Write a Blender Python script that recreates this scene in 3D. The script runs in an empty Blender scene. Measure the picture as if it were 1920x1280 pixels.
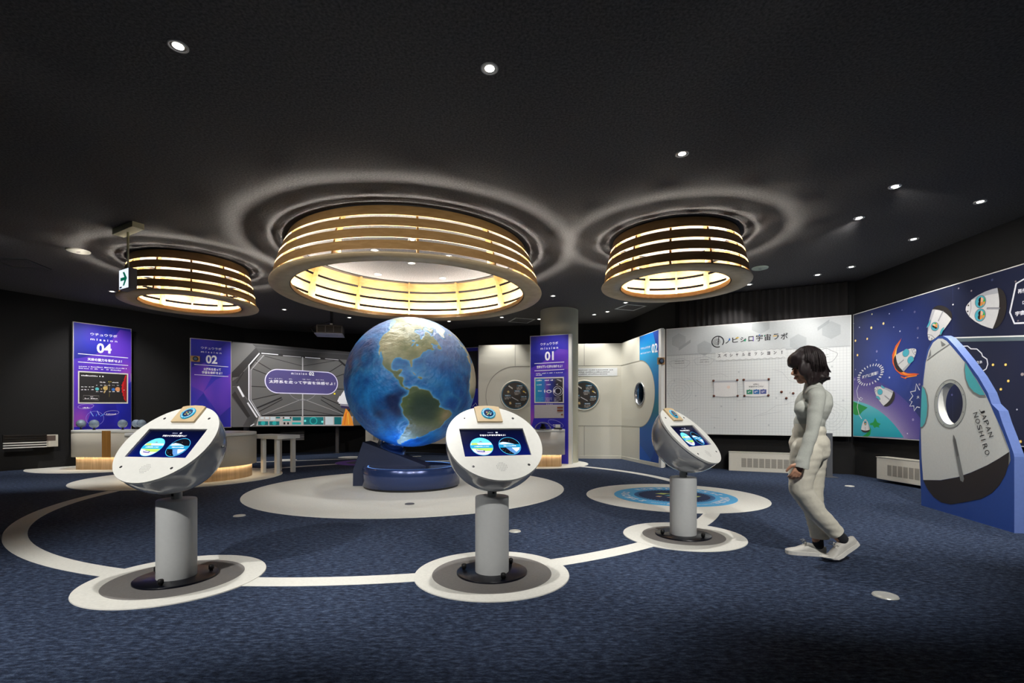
import bpy, bmesh, math, random
import numpy as np
from mathutils import Vector, Matrix
random.seed(7)
S = bpy.context.scene
C = S.collection
PI = math.pi
FPX, HOR, EYE, CXP = 914.4, 779.0, 1.05, 960.0      # focal length and horizon in pixels of the 1920 x 1280 frame, eye height in metres
CEIL = 3.436

# ------------------------------------------------------------------ camera, world, exposure
cam = bpy.data.objects.new('camera', bpy.data.cameras.new('camera'))
C.objects.link(cam)
cam.location = (0, 0, EYE)
cam.rotation_euler = (PI / 2, 0, 0)
cam.data.sensor_fit = 'HORIZONTAL'
cam.data.sensor_width = 36.0
cam.data.lens = FPX / 1920 * 36.0
cam.data.shift_y = (HOR - 640) / 1920
cam.data.clip_start = 0.05
S.camera = cam
w = bpy.data.worlds.new('room_ambient'); S.world = w; w.use_nodes = True
w.node_tree.nodes['Background'].inputs['Color'].default_value = (0.75, 0.85, 1.0, 1)
w.node_tree.nodes['Background'].inputs['Strength'].default_value = 0.02
S.view_settings.view_transform = 'Standard'
S.view_settings.look = 'None'
S.view_settings.exposure = 0.0
S.view_settings.gamma = 1.0
S.view_settings.use_curve_mapping = False
S.cycles.max_bounces = 6
S.cycles.sample_clamp_indirect = 4.0
SPOT = 1.95            # one factor for all ceiling spots
GLOW = 1.9            # one factor for the light strips in the ring lamps

# ------------------------------------------------------------------ helpers
def lin(c):
    return tuple(((x / 255) / 12.92 if x <= 10.31 else ((x / 255 + 0.055) / 1.055) ** 2.4) for x in c[:3])

MATS = {}
def mat(name, rgb, rough=0.6, metal=0.0, emit=0.0, var=0.06, scale=40.0, bump=0.0, bscale=None, coat=0.0, stretch=None, alpha=None, ior=None):
    """principled material with a little procedural variation; rgb in sRGB 0..255"""
    if name in MATS: return MATS[name]
    m = bpy.data.materials.new(name); m.use_nodes = True; MATS[name] = m
    nt = m.node_tree; b = nt.nodes['Principled BSDF']
    r, g, bl = lin(rgb)
    b.inputs['Roughness'].default_value = rough
    b.inputs['Metallic'].default_value = metal
    if coat: b.inputs['Coat Weight'].default_value = coat; b.inputs['Coat Roughness'].default_value = 0.05
    if ior: b.inputs['IOR'].default_value = ior
    tc = nt.nodes.new('ShaderNodeTexCoord'); mp = nt.nodes.new('ShaderNodeMapping')
    nt.links.new(tc.outputs['Object'], mp.inputs['Vector'])
    if stretch: mp.inputs['Scale'].default_value = stretch
    if var or bump:
        n = nt.nodes.new('ShaderNodeTexNoise'); n.inputs['Scale'].default_value = scale; n.inputs['Detail'].default_value = 4
        nt.links.new(mp.outputs['Vector'], n.inputs['Vector'])
        rp = nt.nodes.new('ShaderNodeValToRGB')
        rp.color_ramp.elements[0].position = 0.3; rp.color_ramp.elements[1].position = 0.7
        k0, k1 = 1 - var, 1 + var
        rp.color_ramp.elements[0].color = (r * k0, g * k0, bl * k0, 1)
        rp.color_ramp.elements[1].color = (min(r * k1, 1), min(g * k1, 1), min(bl * k1, 1), 1)
        nt.links.new(n.outputs['Fac'], rp.inputs['Fac'])
        nt.links.new(rp.outputs['Color'], b.inputs['Base Color'])
        if emit:
            nt.links.new(rp.outputs['Color'], b.inputs['Emission Color'])
        if bump:
            n2 = n
            if bscale:
                n2 = nt.nodes.new('ShaderNodeTexNoise'); n2.inputs['Scale'].default_value = bscale; n2.inputs['Detail'].default_value = 3
                nt.links.new(mp.outputs['Vector'], n2.inputs['Vector'])
            bp = nt.nodes.new('ShaderNodeBump'); bp.inputs['Strength'].default_value = bump; bp.inputs['Distance'].default_value = 0.01
            nt.links.new(n2.outputs['Fac'], bp.inputs['Height']); nt.links.new(bp.outputs['Normal'], b.inputs['Normal'])
    else:
        b.inputs['Base Color'].default_value = (r, g, bl, 1)
        b.inputs['Emission Color'].default_value = (r, g, bl, 1)
    b.inputs['Emission Strength'].default_value = emit
    return m

def flat(rgb, rough=0.55, emit=0.0):
    """plain printing ink (or a lit screen colour)"""
    k = 'ink_%d_%d_%d%s' % (rgb[0], rgb[1], rgb[2], '_lit' if emit else '')
    return mat(k, rgb, rough, emit=emit, var=0.03 if not emit else 0.0)

class MB:
    """collects geometry in the local space of its parent; build() links it as ONE mesh object"""
    def __init__(s): s.v = []; s.f = []; s.m = []; s.mats = []; s.sm = []
    def mi(s, m):
        if m not in s.mats: s.mats.append(m)
        return s.mats.index(m)
    def add(s, vs, fs, m=None, smooth=False):
        o = len(s.v); s.v += [tuple(v) for v in vs]
        i = s.mi(m)
        for f in fs: s.f.append(tuple(o + k for k in f)); s.m.append(i); s.sm.append(smooth)
        return s
    def box(s, c, d, m=None, rz=0.0, R=None):
        x, y, z = d[0] / 2, d[1] / 2, d[2] / 2
        vs = [Vector((sx * x, sy * y, sz * z)) for sx in (-1, 1) for sy in (-1, 1) for sz in (-1, 1)]
        M = R if R is not None else Matrix.Rotation(rz, 3, 'Z')
        vs = [M @ v + Vector(c) for v in vs]
        return s.add(vs, [(0, 1, 3, 2), (4, 6, 7, 5), (0, 4, 5, 1), (2, 3, 7, 6), (0, 2, 6, 4), (1, 5, 7, 3)], m)
    def lathe(s, prof, m=None, n=64, c=(0, 0, 0), M=None, smooth=True, close=False, a0=0.0, a1=None):
        """revolve a list of (radius, z) about z"""
        vs = []; fs = []; k = len(prof); full = a1 is None; a1 = a0 + 2 * PI if full else a1
        nn = n if full else n + 1
        for i in range(nn):
            a = a0 + (a1 - a0) * i / n
            for r, z in prof:
                p = Vector((r * math.cos(a), r * math.sin(a), z))
                if M is not None: p = M @ p
                vs.append(p + Vector(c))
        kk = k if close else k - 1
        for i in range(n):
            j = (i + 1) % nn
            for q in range(kk):
                q2 = (q + 1) % k
                fs.append((i * k + q, j * k + q, j * k + q2, i * k + q2))
        return s.add(vs, fs, m, smooth)
    def disc(s, c, r, m=None, n=64, M=None):
        vs = []
        for i in range(n):
            a = 2 * PI * i / n; p = Vector((r * math.cos(a), r * math.sin(a), 0))
            if M is not None: p = M @ p
            vs.append(p + Vector(c))
        return s.add(vs, [tuple(range(n))], m)
    def cyl(s, p0, p1, r0, r1=None, m=None, n=24, smooth=True, cap=True):
        p0, p1 = Vector(p0), Vector(p1); r1 = r0 if r1 is None else r1
        d = (p1 - p0); M = d.to_track_quat('Z', 'Y').to_matrix(); L = d.length
        s.lathe([(r0, 0), (r1, L)], m, n, p0, M, smooth)
        if cap:
            s.disc(p0, r0, m, n, M); s.disc(p1, r1, m, n, M)
        return s
    def tube(s, pts, rad, m=None, n=8, cap=True):
        pts = [Vector(p) for p in pts]; rads = rad if isinstance(rad, (list, tuple)) else [rad] * len(pts)
        vs = []; fs = []; up = Vector((0, 0, 1)); prev = None
        for i, p in enumerate(pts):
            d = (pts[min(i + 1, len(pts) - 1)] - pts[max(i - 1, 0)]).normalized()
            a = prev if prev is not None else (up if abs(d.z) < 0.9 else Vector((1, 0, 0)))
            x = (a - d * a.dot(d)).normalized(); y = d.cross(x); prev = x
            for k in range(n):
                t = 2 * PI * k / n; vs.append(p + (x * math.cos(t) + y * math.sin(t)) * rads[i])
        for i in range(len(pts) - 1):
            for k in range(n):
                k2 = (k + 1) % n; fs.append((i * n + k, i * n + k2, (i + 1) * n + k2, (i + 1) * n + k))
        if cap: fs += [tuple(range(n - 1, -1, -1)), tuple(range((len(pts) - 1) * n, len(pts) * n))]
        return s.add(vs, fs, m, True)
    def ell(s, c, r, m=None, R=None, nu=20, nv=12):
        c = Vector(c); vs = []; fs = []
        for j in range(nv + 1):
            t = PI * j / nv
            for i in range(nu):
                a = 2 * PI * i / nu
                p = Vector((r[0] * math.sin(t) * math.cos(a), r[1] * math.sin(t) * math.sin(a), r[2] * math.cos(t)))
                if R is not None: p = R @ p
                vs.append(p + c)
        for j in range(nv):
            for i in range(nu):
                i2 = (i + 1) % nu; fs.append((j * nu + i, (j + 1) * nu + i, (j + 1) * nu + i2, j * nu + i2))
        return s.add(vs, fs, m, True)
    def cap(s, p0, p1, r0, r1, m=None, n=14):
        """tapered capsule"""
        p0, p1 = Vector(p0), Vector(p1); d = p1 - p0; M = d.to_track_quat('Z', 'Y').to_matrix(); L = d.length
        pr = [(r0 * math.sin(t), -r0 * math.cos(t)) for t in [PI / 2 * k / 4 for k in range(5)]]
        pr += [(r1 * math.cos(t), L + r1 * math.sin(t)) for t in [PI / 2 * k / 4 for k in range(5)]]
        return s.lathe(pr, m, n, p0, M)
    def prism(s, pts, y0, y1, m=None, mside=None):
        """polygon in x-z, extruded in y"""
        n = len(pts)
        vs = [(x, y0, z) for x, z in pts] + [(x, y1, z) for x, z in pts]
        s.add(vs, [tuple(range(n)), tuple(range(2 * n - 1, n - 1, -1))], m)
        return s.add(vs, [(i, n + i, n + (i + 1) % n, (i + 1) % n) for i in range(n)], mside or m)
    def zprism(s, pts, z0, z1, m=None, smooth=False):
        n = len(pts)
        vs = [(x, y, z0) for x, y in pts] + [(x, y, z1) for x, y in pts]
        s.add(vs, [tuple(range(n)), tuple(range(n, 2 * n))], m)
        return s.add(vs, [(i, n + i, n + (i + 1) % n, (i + 1) % n) for i in range(n)], m, smooth)
    def build(s, name, m=None, parent=None, label=None, bevel=0.0, weld=True, loc=None):
        me = bpy.data.meshes.new(name)
        me.from_pydata(s.v, [], s.f)
        mats = [x if x is not None else m for x in s.mats]
        for x in mats: me.materials.append(x)
        me.polygons.foreach_set('material_index', s.m); me.polygons.foreach_set('use_smooth', s.sm)
        if weld:
            bm = bmesh.new(); bm.from_mesh(me); bmesh.ops.remove_doubles(bm, verts=bm.verts, dist=1e-5)
            bmesh.ops.recalc_face_normals(bm, faces=bm.faces); bm.to_mesh(me); bm.free()
        me.update()
        o = bpy.data.objects.new(name, me); C.objects.link(o)
        if parent is not None: o.parent = parent
        if loc is not None: o.location = loc
        if label: o['label'] = label
        if bevel:
            b = o.modifiers.new('bevel', 'BEVEL'); b.width = bevel; b.segments = 2; b.limit_method = 'ANGLE'; b.angle_limit = 0.7
        return o

def tag(o, label=None, cat=None, group=None, kind=None):
    if label: o['label'] = label
    if cat: o['category'] = cat
    if group: o['group'] = group
    if kind: o['kind'] = kind
    return o
def thing(name, label, cat, loc=(0, 0, 0), rz=0.0, group=None):
    o = bpy.data.objects.new(name, None); C.objects.link(o); o.empty_display_size = 0.1
    o.location = loc; o.rotation_euler = (0, 0, rz)
    return tag(o, label, cat, group)
def structure(name, mb, m, label=None):
    o = mb.build(name, m); tag(o, label, kind='structure'); return o
def F(px, py, z=0.0):
    """the point of the horizontal plane at height z that is seen at this pixel"""
    Y = FPX * (EYE - z) / (py - HOR)
    return Vector(((px - CXP) * Y / FPX, Y, z))
def W(px, py, Y):
    return Vector(((px - CXP) * Y / FPX, Y, EYE - (py - HOR) * Y / FPX))

_TXT = {}
def text_geo(s, bold=0.0):
    """outline of a text in the built-in font as (verts2d, faces), bounding box scaled to 1 x 1, plus aspect"""
    k = (s, bold)
    if k in _TXT: return _TXT[k]
    cu = bpy.data.curves.new('txt', 'FONT'); cu.body = s; cu.size = 1.0; cu.offset = bold; cu.resolution_u = 3; cu.fill_mode = 'FRONT'
    ob = bpy.data.objects.new('txt', cu); C.objects.link(ob)
    dg = bpy.context.evaluated_depsgraph_get(); dg.update()
    me = bpy.data.meshes.new_from_object(ob.evaluated_get(dg))
    vs = [(v.co.x, v.co.y) for v in me.vertices]; fs = [tuple(p.vertices) for p in me.polygons]
    bpy.data.objects.remove(ob); bpy.data.curves.remove(cu); bpy.data.meshes.remove(me)
    x0 = min(v[0] for v in vs); x1 = max(v[0] for v in vs); y0 = min(v[1] for v in vs); y1 = max(v[1] for v in vs)
    vs = [((x - x0) / (x1 - x0), (y - y0) / (y1 - y0)) for x, y in vs]
    _TXT[k] = (vs, fs, (x1 - x0) / (y1 - y0)); return _TXT[k]

class Face:
    """drawing on a flat face: local x right, z up, the front towards -y; gathers printed shapes into one mesh"""
    def __init__(s, step=0.0008, y=0.0): s.mb = MB(); s.step = step; s.y = y
    def poly(s, pts, m, layer=1):
        y = s.y - s.step * layer
        s.mb.add([(x, y, z) for x, z in pts], [tuple(range(len(pts)))], m); return s
    def ring(s, pts, pts2, m, layer=1, closed=True):
        y = s.y - s.step * layer; n = len(pts)
        s.mb.add([(x, y, z) for x, z in pts] + [(x, y, z) for x, z in pts2],
                 [(i, (i + 1) % n, n + (i + 1) % n, n + i) for i in range(n if closed else n - 1)], m); return s
    def line(s, pts, w, m, layer=1, closed=False):
        """a drawn line of width w"""
        n = len(pts); A = []; B = []
        for i in range(n):
            p = Vector(pts[i]); a = Vector(pts[(i - 1) % n] if (closed or i > 0) else pts[i]); b = Vector(pts[(i + 1) % n] if (closed or i < n - 1) else pts[i])
            d = b - a
            if d.length < 1e-9: d = Vector((1, 0))
            d.normalize(); q = Vector((-d.y, d.x)) * w / 2
            A.append(tuple(p + q)); B.append(tuple(p - q))
        return s.ring(A, B, m, layer, closed)
    def rect(s, x0, z0, x1, z1, m, layer=1): return s.poly([(x0, z0), (x1, z0), (x1, z1), (x0, z1)], m, layer)
    def circ(s, c, r, m, layer=1, n=40, r2=None):
        r2 = r if r2 is None else r2
        return s.poly([(c[0] + r * math.cos(2 * PI * i / n), c[1] + r2 * math.sin(2 * PI * i / n)) for i in range(n)], m, layer)
    def annulus(s, c, r0, r1, m, layer=1, n=48):
        f = lambda r: [(c[0] + r * math.cos(2 * PI * i / n), c[1] + r * math.sin(2 * PI * i / n)) for i in range(n)]
        return s.ring(f(r0), f(r1), m, layer)
    def text(s, t, o, bx, tl, m, layer=2, bold=0.0):
        """text whose bounding box spans o (bottom left), bx (bottom right), tl (top left)"""
        vs, fs, _ = text_geo(t, bold); o, bx, tl = Vector(o), Vector(bx), Vector(tl); y = s.y - s.step * layer
        P = [o + (bx - o) * a + (tl - o) * b for a, b in vs]
        s.mb.add([(p.x, y, p.y) for p in P], fs, m); return s
    def textc(s, t, cx, z0, h, m, layer=2, bold=0.0, wmax=None):
        """upright text centred on cx with bottom z0 and height h"""
        a = text_geo(t, bold)[2] * h
        if wmax and a > wmax: a = wmax
        return s.text(t, (cx - a / 2, z0), (cx + a / 2, z0), (cx - a / 2, z0 + h), m, layer, bold)
    def greek(s, x0, z0, x1, h, m, layer=2, cell=None):
        """a line of print too small to read: a row of little bars"""
        rnd = random.Random(int(abs(x0 * 977 + z0 * 7919) * 1000)); x = x0; cell = cell or h * 0.9
        while x < x1 - cell * 0.5:
            ww = cell * rnd.uniform(0.55, 0.85); hh = h * rnd.uniform(0.55, 1.0)
            if rnd.random() > 0.1: s.rect(x, z0, min(x + ww, x1), z0 + hh, m, layer)
            x += cell
        return s
    def build(s, name, parent, label=None): return s.mb.build(name, None, parent, label, weld=False)

class Panel:
    """upright flat board between two floor points; its Empty sits at p0, local x along the board, front to -y"""
    def __init__(s, name, label, cat, p0, p1, z0, z1, group=None):
        s.p0, s.p1 = Vector(p0), Vector(p1); s.d = (s.p1 - s.p0); s.L = s.d.length; s.d.normalize(); s.z0, s.z1 = z0, z1
        s.rz = math.atan2(s.d.y, s.d.x)
        s.o = thing(name, label, cat, (p0[0], p0[1], 0), s.rz, group)
    def uv(s, px, py):
        """pixel -> local (x, z) on the front face"""
        a = (px - CXP) / FPX        # X = a*Y
        # p0 + t d : X = a Y
        t = (a * s.p0.y - s.p0.x) / (s.d.x - a * s.d.y)
        Y = s.p0.y + t * s.d.y
        return (t, EYE - (py - HOR) * Y / FPX)
    def P(s, *pts): return [s.uv(*p) for p in pts]

def spot(name, loc, target, watts, angle=70, blend=0.6, col=(1, 0.96, 0.91), r=0.04, parent=None):
    d = bpy.data.lights.new(name, 'SPOT'); d.energy = watts * SPOT; d.spot_size = math.radians(angle); d.spot_blend = blend; d.color = col; d.shadow_soft_size = r
    o = bpy.data.objects.new(name, d); C.objects.link(o)
    v = Vector(target) - Vector(loc); q = v.to_track_quat('-Z', 'Y')
    if parent is not None:
        o.parent = parent; o.location = Vector(loc) - parent.location
    else: o.location = loc
    o.rotation_euler = q.to_euler(); return o

# ------------------------------------------------------------------ materials
def carpet_material():
    m = bpy.data.materials.new('navy_loop_carpet'); m.use_nodes = True; nt = m.node_tree; b = nt.nodes['Principled BSDF']
    b.inputs['Roughness'].default_value = 0.95; b.inputs['Specular IOR Level'].default_value = 0.15
    tc = nt.nodes.new('ShaderNodeTexCoord'); mp = nt.nodes.new('ShaderNodeMapping'); mp.inputs['Scale'].default_value = (0.6, 1.5, 1)
    nt.links.new(tc.outputs['Object'], mp.inputs['Vector'])
    n = nt.nodes.new('ShaderNodeTexNoise'); n.inputs['Scale'].default_value = 34; n.inputs['Detail'].default_value = 8; n.inputs['Roughness'].default_value = 0.75
    nt.links.new(mp.outputs['Vector'], n.inputs['Vector'])
    r = nt.nodes.new('ShaderNodeValToRGB'); e = r.color_ramp.elements
    e[0].position = 0.34; e[0].color = (*lin((23, 28, 42)), 1); e[1].position = 0.66; e[1].color = (*lin((92, 108, 136)), 1)
    x = e.new(0.5); x.color = (*lin((50, 62, 86)), 1)
    nt.links.new(n.outputs['Fac'], r.inputs['Fac']); nt.links.new(r.outputs['Color'], b.inputs['Base Color'])
    n2 = nt.nodes.new('ShaderNodeTexNoise'); n2.inputs['Scale'].default_value = 160; n2.inputs['Detail'].default_value = 3
    nt.links.new(tc.outputs['Object'], n2.inputs['Vector'])
    bp = nt.nodes.new('ShaderNodeBump'); bp.inputs['Strength'].default_value = 0.8; bp.inputs['Distance'].default_value = 0.012
    nt.links.new(n2.outputs['Fac'], bp.inputs['Height']); nt.links.new(bp.outputs['Normal'], b.inputs['Normal'])
    return m
def wood_material(name, a, b_, sc=(1, 1, 14), rough=0.5):
    m = bpy.data.materials.new(name); m.use_nodes = True; nt = m.node_tree; b = nt.nodes['Principled BSDF']; b.inputs['Roughness'].default_value = rough
    tc = nt.nodes.new('ShaderNodeTexCoord'); mp = nt.nodes.new('ShaderNodeMapping'); mp.inputs['Scale'].default_value = sc
    nt.links.new(tc.outputs['Object'], mp.inputs['Vector'])
    n = nt.nodes.new('ShaderNodeTexNoise'); n.inputs['Scale'].default_value = 3.0; n.inputs['Detail'].default_value = 6; n.inputs['Distortion'].default_value = 0.4
    nt.links.new(mp.outputs['Vector'], n.inputs['Vector'])
    r = nt.nodes.new('ShaderNodeValToRGB'); e = r.color_ramp.elements
    e[0].position = 0.3; e[0].color = (*lin(a), 1); e[1].position = 0.7; e[1].color = (*lin(b_), 1)
    nt.links.new(n.outputs['Fac'], r.inputs['Fac']); nt.links.new(r.outputs['Color'], b.inputs['Base Color'])
    return m
def poster_material(name, stops, sc=(0.7, 1, 0.45), seed=0.0, rough=0.45):
    """printed poster ground: soft coloured clouds"""
    m = bpy.data.materials.new(name); m.use_nodes = True; nt = m.node_tree; b = nt.nodes['Principled BSDF']; b.inputs['Roughness'].default_value = rough
    tc = nt.nodes.new('ShaderNodeTexCoord'); mp = nt.nodes.new('ShaderNodeMapping'); mp.inputs['Scale'].default_value = sc; mp.inputs['Location'].default_value = (seed, seed * 1.7, seed * 0.6)
    nt.links.new(tc.outputs['Object'], mp.inputs['Vector'])
    n = nt.nodes.new('ShaderNodeTexNoise'); n.inputs['Scale'].default_value = 1.6; n.inputs['Detail'].default_value = 1.0
    nt.links.new(mp.outputs['Vector'], n.inputs['Vector'])
    r = nt.nodes.new('ShaderNodeValToRGB'); e = r.color_ramp.elements
    e[0].position = stops[0][0]; e[0].color = (*lin(stops[0][1]), 1); e[1].position = stops[-1][0]; e[1].color = (*lin(stops[-1][1]), 1)
    for p, c in stops[1:-1]: x = e.new(p); x.color = (*lin(c), 1)
    nt.links.new(n.outputs['Fac'], r.inputs['Fac']); nt.links.new(r.outputs['Color'], b.inputs['Base Color'])
    return m
def axis_material(name, axis, lo, hi, stops, rough=0.45, noise=0.0, emit=0.0):
    """printed colour gradient along a local axis between lo and hi"""
    m = bpy.data.materials.new(name); m.use_nodes = True; nt = m.node_tree; b = nt.nodes['Principled BSDF']; b.inputs['Roughness'].default_value = rough
    tc = nt.nodes.new('ShaderNodeTexCoord'); sp = nt.nodes.new('ShaderNodeSeparateXYZ'); nt.links.new(tc.outputs['Object'], sp.inputs[0])
    mr = nt.nodes.new('ShaderNodeMapRange'); mr.inputs['From Min'].default_value = lo; mr.inputs['From Max'].default_value = hi
    nt.links.new(sp.outputs[axis], mr.inputs['Value'])
    r = nt.nodes.new('ShaderNodeValToRGB'); e = r.color_ramp.elements
    e[0].position = stops[0][0]; e[0].color = (*lin(stops[0][1]), 1); e[1].position = stops[-1][0]; e[1].color = (*lin(stops[-1][1]), 1)
    for p, c in stops[1:-1]: x = e.new(p); x.color = (*lin(c), 1)
    nt.links.new(mr.outputs[0], r.inputs['Fac']); nt.links.new(r.outputs['Color'], b.inputs['Base Color'])
    if emit:
        nt.links.new(r.outputs['Color'], b.inputs['Emission Color']); b.inputs['Emission Strength'].default_value = emit
    return m

CARPET = carpet_material()
INLAY = mat('pale_grey_inlay', (228, 228, 220), 0.85, var=0.05, scale=60, bump=0.15, bscale=300)
INLAY_GREY = mat('mid_grey_inlay', (128, 126, 124), 0.85, var=0.06, scale=80, bump=0.15, bscale=300)
CEILM = mat('dark_ceiling_plaster', (82, 81, 83), 0.95, var=0.45, scale=55, bump=0.5, bscale=45)
BLACKW = mat('black_wall_felt', (19, 19, 20), 0.95, var=0.25, scale=120, bump=0.3)
CURT = mat('black_curtain_cloth', (30, 28, 29), 0.95, var=0.2, scale=80)
WOOD = wood_material('birch_plywood', (150, 113, 64), (174, 136, 86), (2, 2, 9))
WOODRIM = wood_material('pale_plywood_rim', (196, 172, 134), (212, 190, 150), (3, 3, 3))
OAK = wood_material('oak_veneer', (186, 150, 108), (222, 190, 146), (9, 9, 0.6))
OAKD = wood_material('dark_oak_strip', (140, 98, 44), (172, 124, 62), (9, 9, 0.6))
WHITE = mat('white_lacquer', (226, 227, 222), 0.35, var=0.02)
WHITEG = mat('glossy_white_shell', (176, 178, 180), 0.12, var=0.02, coat=0.6)
CREAM = mat('cream_laminate', (212, 210, 197), 0.5, var=0.02)
GREIGE = mat('greige_counter', (196, 191, 178), 0.5, var=0.02)
POSTW = mat('satin_white_post', (205, 208, 208), 0.4, var=0.02)
DARKBASE = mat('black_blue_glass_plate', (12, 15, 26), 0.28, var=0.05)
BLACK = mat('black_plastic', (18, 18, 20), 0.45, var=0.1)
DARKG = mat('dark_grey_metal', (52, 54, 58), 0.4, 0.3, var=0.08)
GREYM = mat('grey_paint', (88, 90, 95), 0.5, var=0.05)
STEEL = mat('brushed_steel', (190, 192, 196), 0.25, 0.9, var=0.05)
NAVY = mat('navy_metallic_lacquer', (44, 62, 108), 0.22, 0.35, var=0.04, coat=0.3)
PILLAR = mat('pillar_vinyl', (200, 198, 176), 0.6, var=0.03)
W_ = flat((235, 235, 240)); K_ = flat((24, 24, 26))

# ------------------------------------------------------------------ room
def slab(name, pts, h0, h1, th, m):
    """a wall along a polyline seen from the right-hand side of its direction; thickness th goes away from the room"""
    mb = MB()
    for a, b in zip(pts[:-1], pts[1:]):
        a, b = Vector(a), Vector(b); d = (b - a).normalized(); n = Vector((-d.y, d.x)) * th
        mb.zprism([tuple(a), tuple(b), tuple(b + n + d * th * 0.4), tuple(a + n - d * th * 0.4)], h0, h1, m)
    return structure(name, mb, m)
fl = MB().box((-2, 7, -0.06), (24, 24, 0.12), CARPET); structure('floor', fl, CARPET)
ce = MB().box((-2, 7, CEIL + 0.06), (24, 24, 0.12), CEILM); structure('ceiling', ce, CEILM)
slab('wall_left', [(-9.9, -4.0), (-9.75, 9.05), (-9.2, 10.05), (-7.3, 13.3)], 0, CEIL, 0.12, BLACKW)
slab('wall_back', [(-7.3, 13.3), (-5.1, 14.2), (-3.4, 14.35), (-0.95, 13.1), (2.86, 12.5)], 0, CEIL, 0.12, BLACKW)
slab('wall_right', [(2.86, 12.5), (3.36, 10.05), (6.12, 8.7), (6.12, 4.0), (5.6, -1.0), (5.5, -4.0)], 0, CEIL, 0.12, BLACKW)

# round pillar
pl = MB().lathe([(0.43, 0.0), (0.43, CEIL)], PILLAR, 64).lathe([(0.436, 0.0), (0.436, 0.09)], PILLAR, 64)
o = structure('pillar', pl, PILLAR); o.location = (1.075, 11.12, 0)

# ------------------------------------------------------------------ carpet inlays
GX, GY = -1.466, 7.18
def inlay(name, label, c, R, grey=None, z=0.004, cat='floor inlay', m=INLAY, group=None):
    t = thing(name, label, cat, (c[0], c[1], 0), group=group)
    MB().lathe([(R, 0.0005), (R - 0.002, z), (0, z)], m, 96, smooth=False).build('inlay_disc', m, t)
    if grey: MB().lathe([(grey, z), (grey - 0.002, z + 0.0015), (0, z + 0.0015)], INLAY_GREY, 96, smooth=False).build('grey_disc', INLAY_GREY, t, 'mid grey inner disc')
    return t
KB = [(-2.162, 3.145), (-0.133, 3.251), (1.497, 4.266)]
KY = [-0.193, 0.3256, 0.7865]
inlay('floor_inlay', 'pale round carpet inlay with grey disc under the left screen kiosk', KB[0], 0.517, 0.385, 0.006)
inlay('floor_inlay', 'pale round carpet inlay with grey disc under the middle screen kiosk', KB[1], 0.512, 0.395, 0.006)
inlay('floor_inlay', 'pale round carpet inlay with grey disc under the right screen kiosk', KB[2], 0.512, 0.345, 0.006)
inlay('floor_inlay', 'very large pale round carpet inlay under the globe', (GX, GY), 2.218)
inlay('floor_inlay', 'pale carpet inlay around the counter with grey balls at the far left', (-8.25, 10.35), 1.5)
inlay('floor_inlay', 'pale carpet inlay around the round counter behind the left kiosk', (-5.56, 8.3), 1.5, z=0.007)
inlay('floor_inlay', 'pale carpet inlay around the counter and pillar below the mission 01 panel', (0.55, 10.75), 1.12)
t = thing('floor_inlay', 'ring shaped pale carpet path linking the kiosks around the globe', 'floor inlay', (GX, GY, 0))
MB().lathe([(4.02, 0.0003), (4.022, 0.003), (4.178, 0.003), (4.18, 0.0003)], INLAY, 200, smooth=False).build('path_ring', INLAY, t)
# second path at the back left
p0, p1 = F(468, 866.7), F(700, 858.3); d = (p1 - p0).normalized(); q = Vector((-d.y, d.x, 0)) * 0.06
t = thing('floor_inlay', 'thin straight pale carpet line running below the spaceship screen', 'floor inlay', tuple(p0))
e1 = p1 + d * 1.2 - p0
MB().zprism([tuple((-q)[:2]), tuple((e1 - q)[:2]), tuple((e1 + q)[:2]), tuple(q[:2])], 0.0003, 0.003, INLAY).build('path_line', INLAY, t)
inlay('floor_inlay', 'small pale round carpet dot below the spaceship screen, beside the white table', tuple(F(535.5, 862.3)[:2]), 0.245, z=0.0045)
inlay('floor_inlay', 'small pale round carpet dot below the spaceship screen, beside the globe stand', tuple(F(655, 857)[:2]), 0.27, z=0.0045)
# badges printed on the carpet
def badge(label, c, R, ring, ring2, core, name='floor_badge'):
    t = thing(name, label, 'floor badge', (c[0], c[1], 0.0055))
    MB().lathe([(R, -0.001), (R, 0.001), (0, 0.001)], ring, 96, smooth=False).build('badge_disc', ring, t)
    mb = MB(); mb.lathe([(R * 0.66, 0.0015), (R * 0.60, 0.0015)], ring2, 96, smooth=False)
    n = 60
    pts = [(R * (0.62 if i % 2 else 0.575) * math.cos(PI * i / n), R * (0.62 if i % 2 else 0.575) * math.sin(PI * i / n)) for i in range(2 * n)]
    mb.add([(x, y, 0.0022) for x, y in pts], [tuple(range(2 * n))], core)
    mb.build('badge_core', core, t, 'dark blue core with toothed edge')
    return t
LBLUE = flat((82, 172, 226), 0.8); NVY = flat((22, 42, 84), 0.85); LB2 = flat((52, 104, 158), 0.8)
inlay('floor_inlay', 'pale round carpet inlay with a blue mission badge behind the right kiosk', (2.108, 6.355), 1.126)
t = badge('round blue badge with white lettering on the pale inlay behind the right kiosk', (2.108, 6.355), 0.76, LBLUE, LB2, NVY)
mb = MB()
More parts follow.
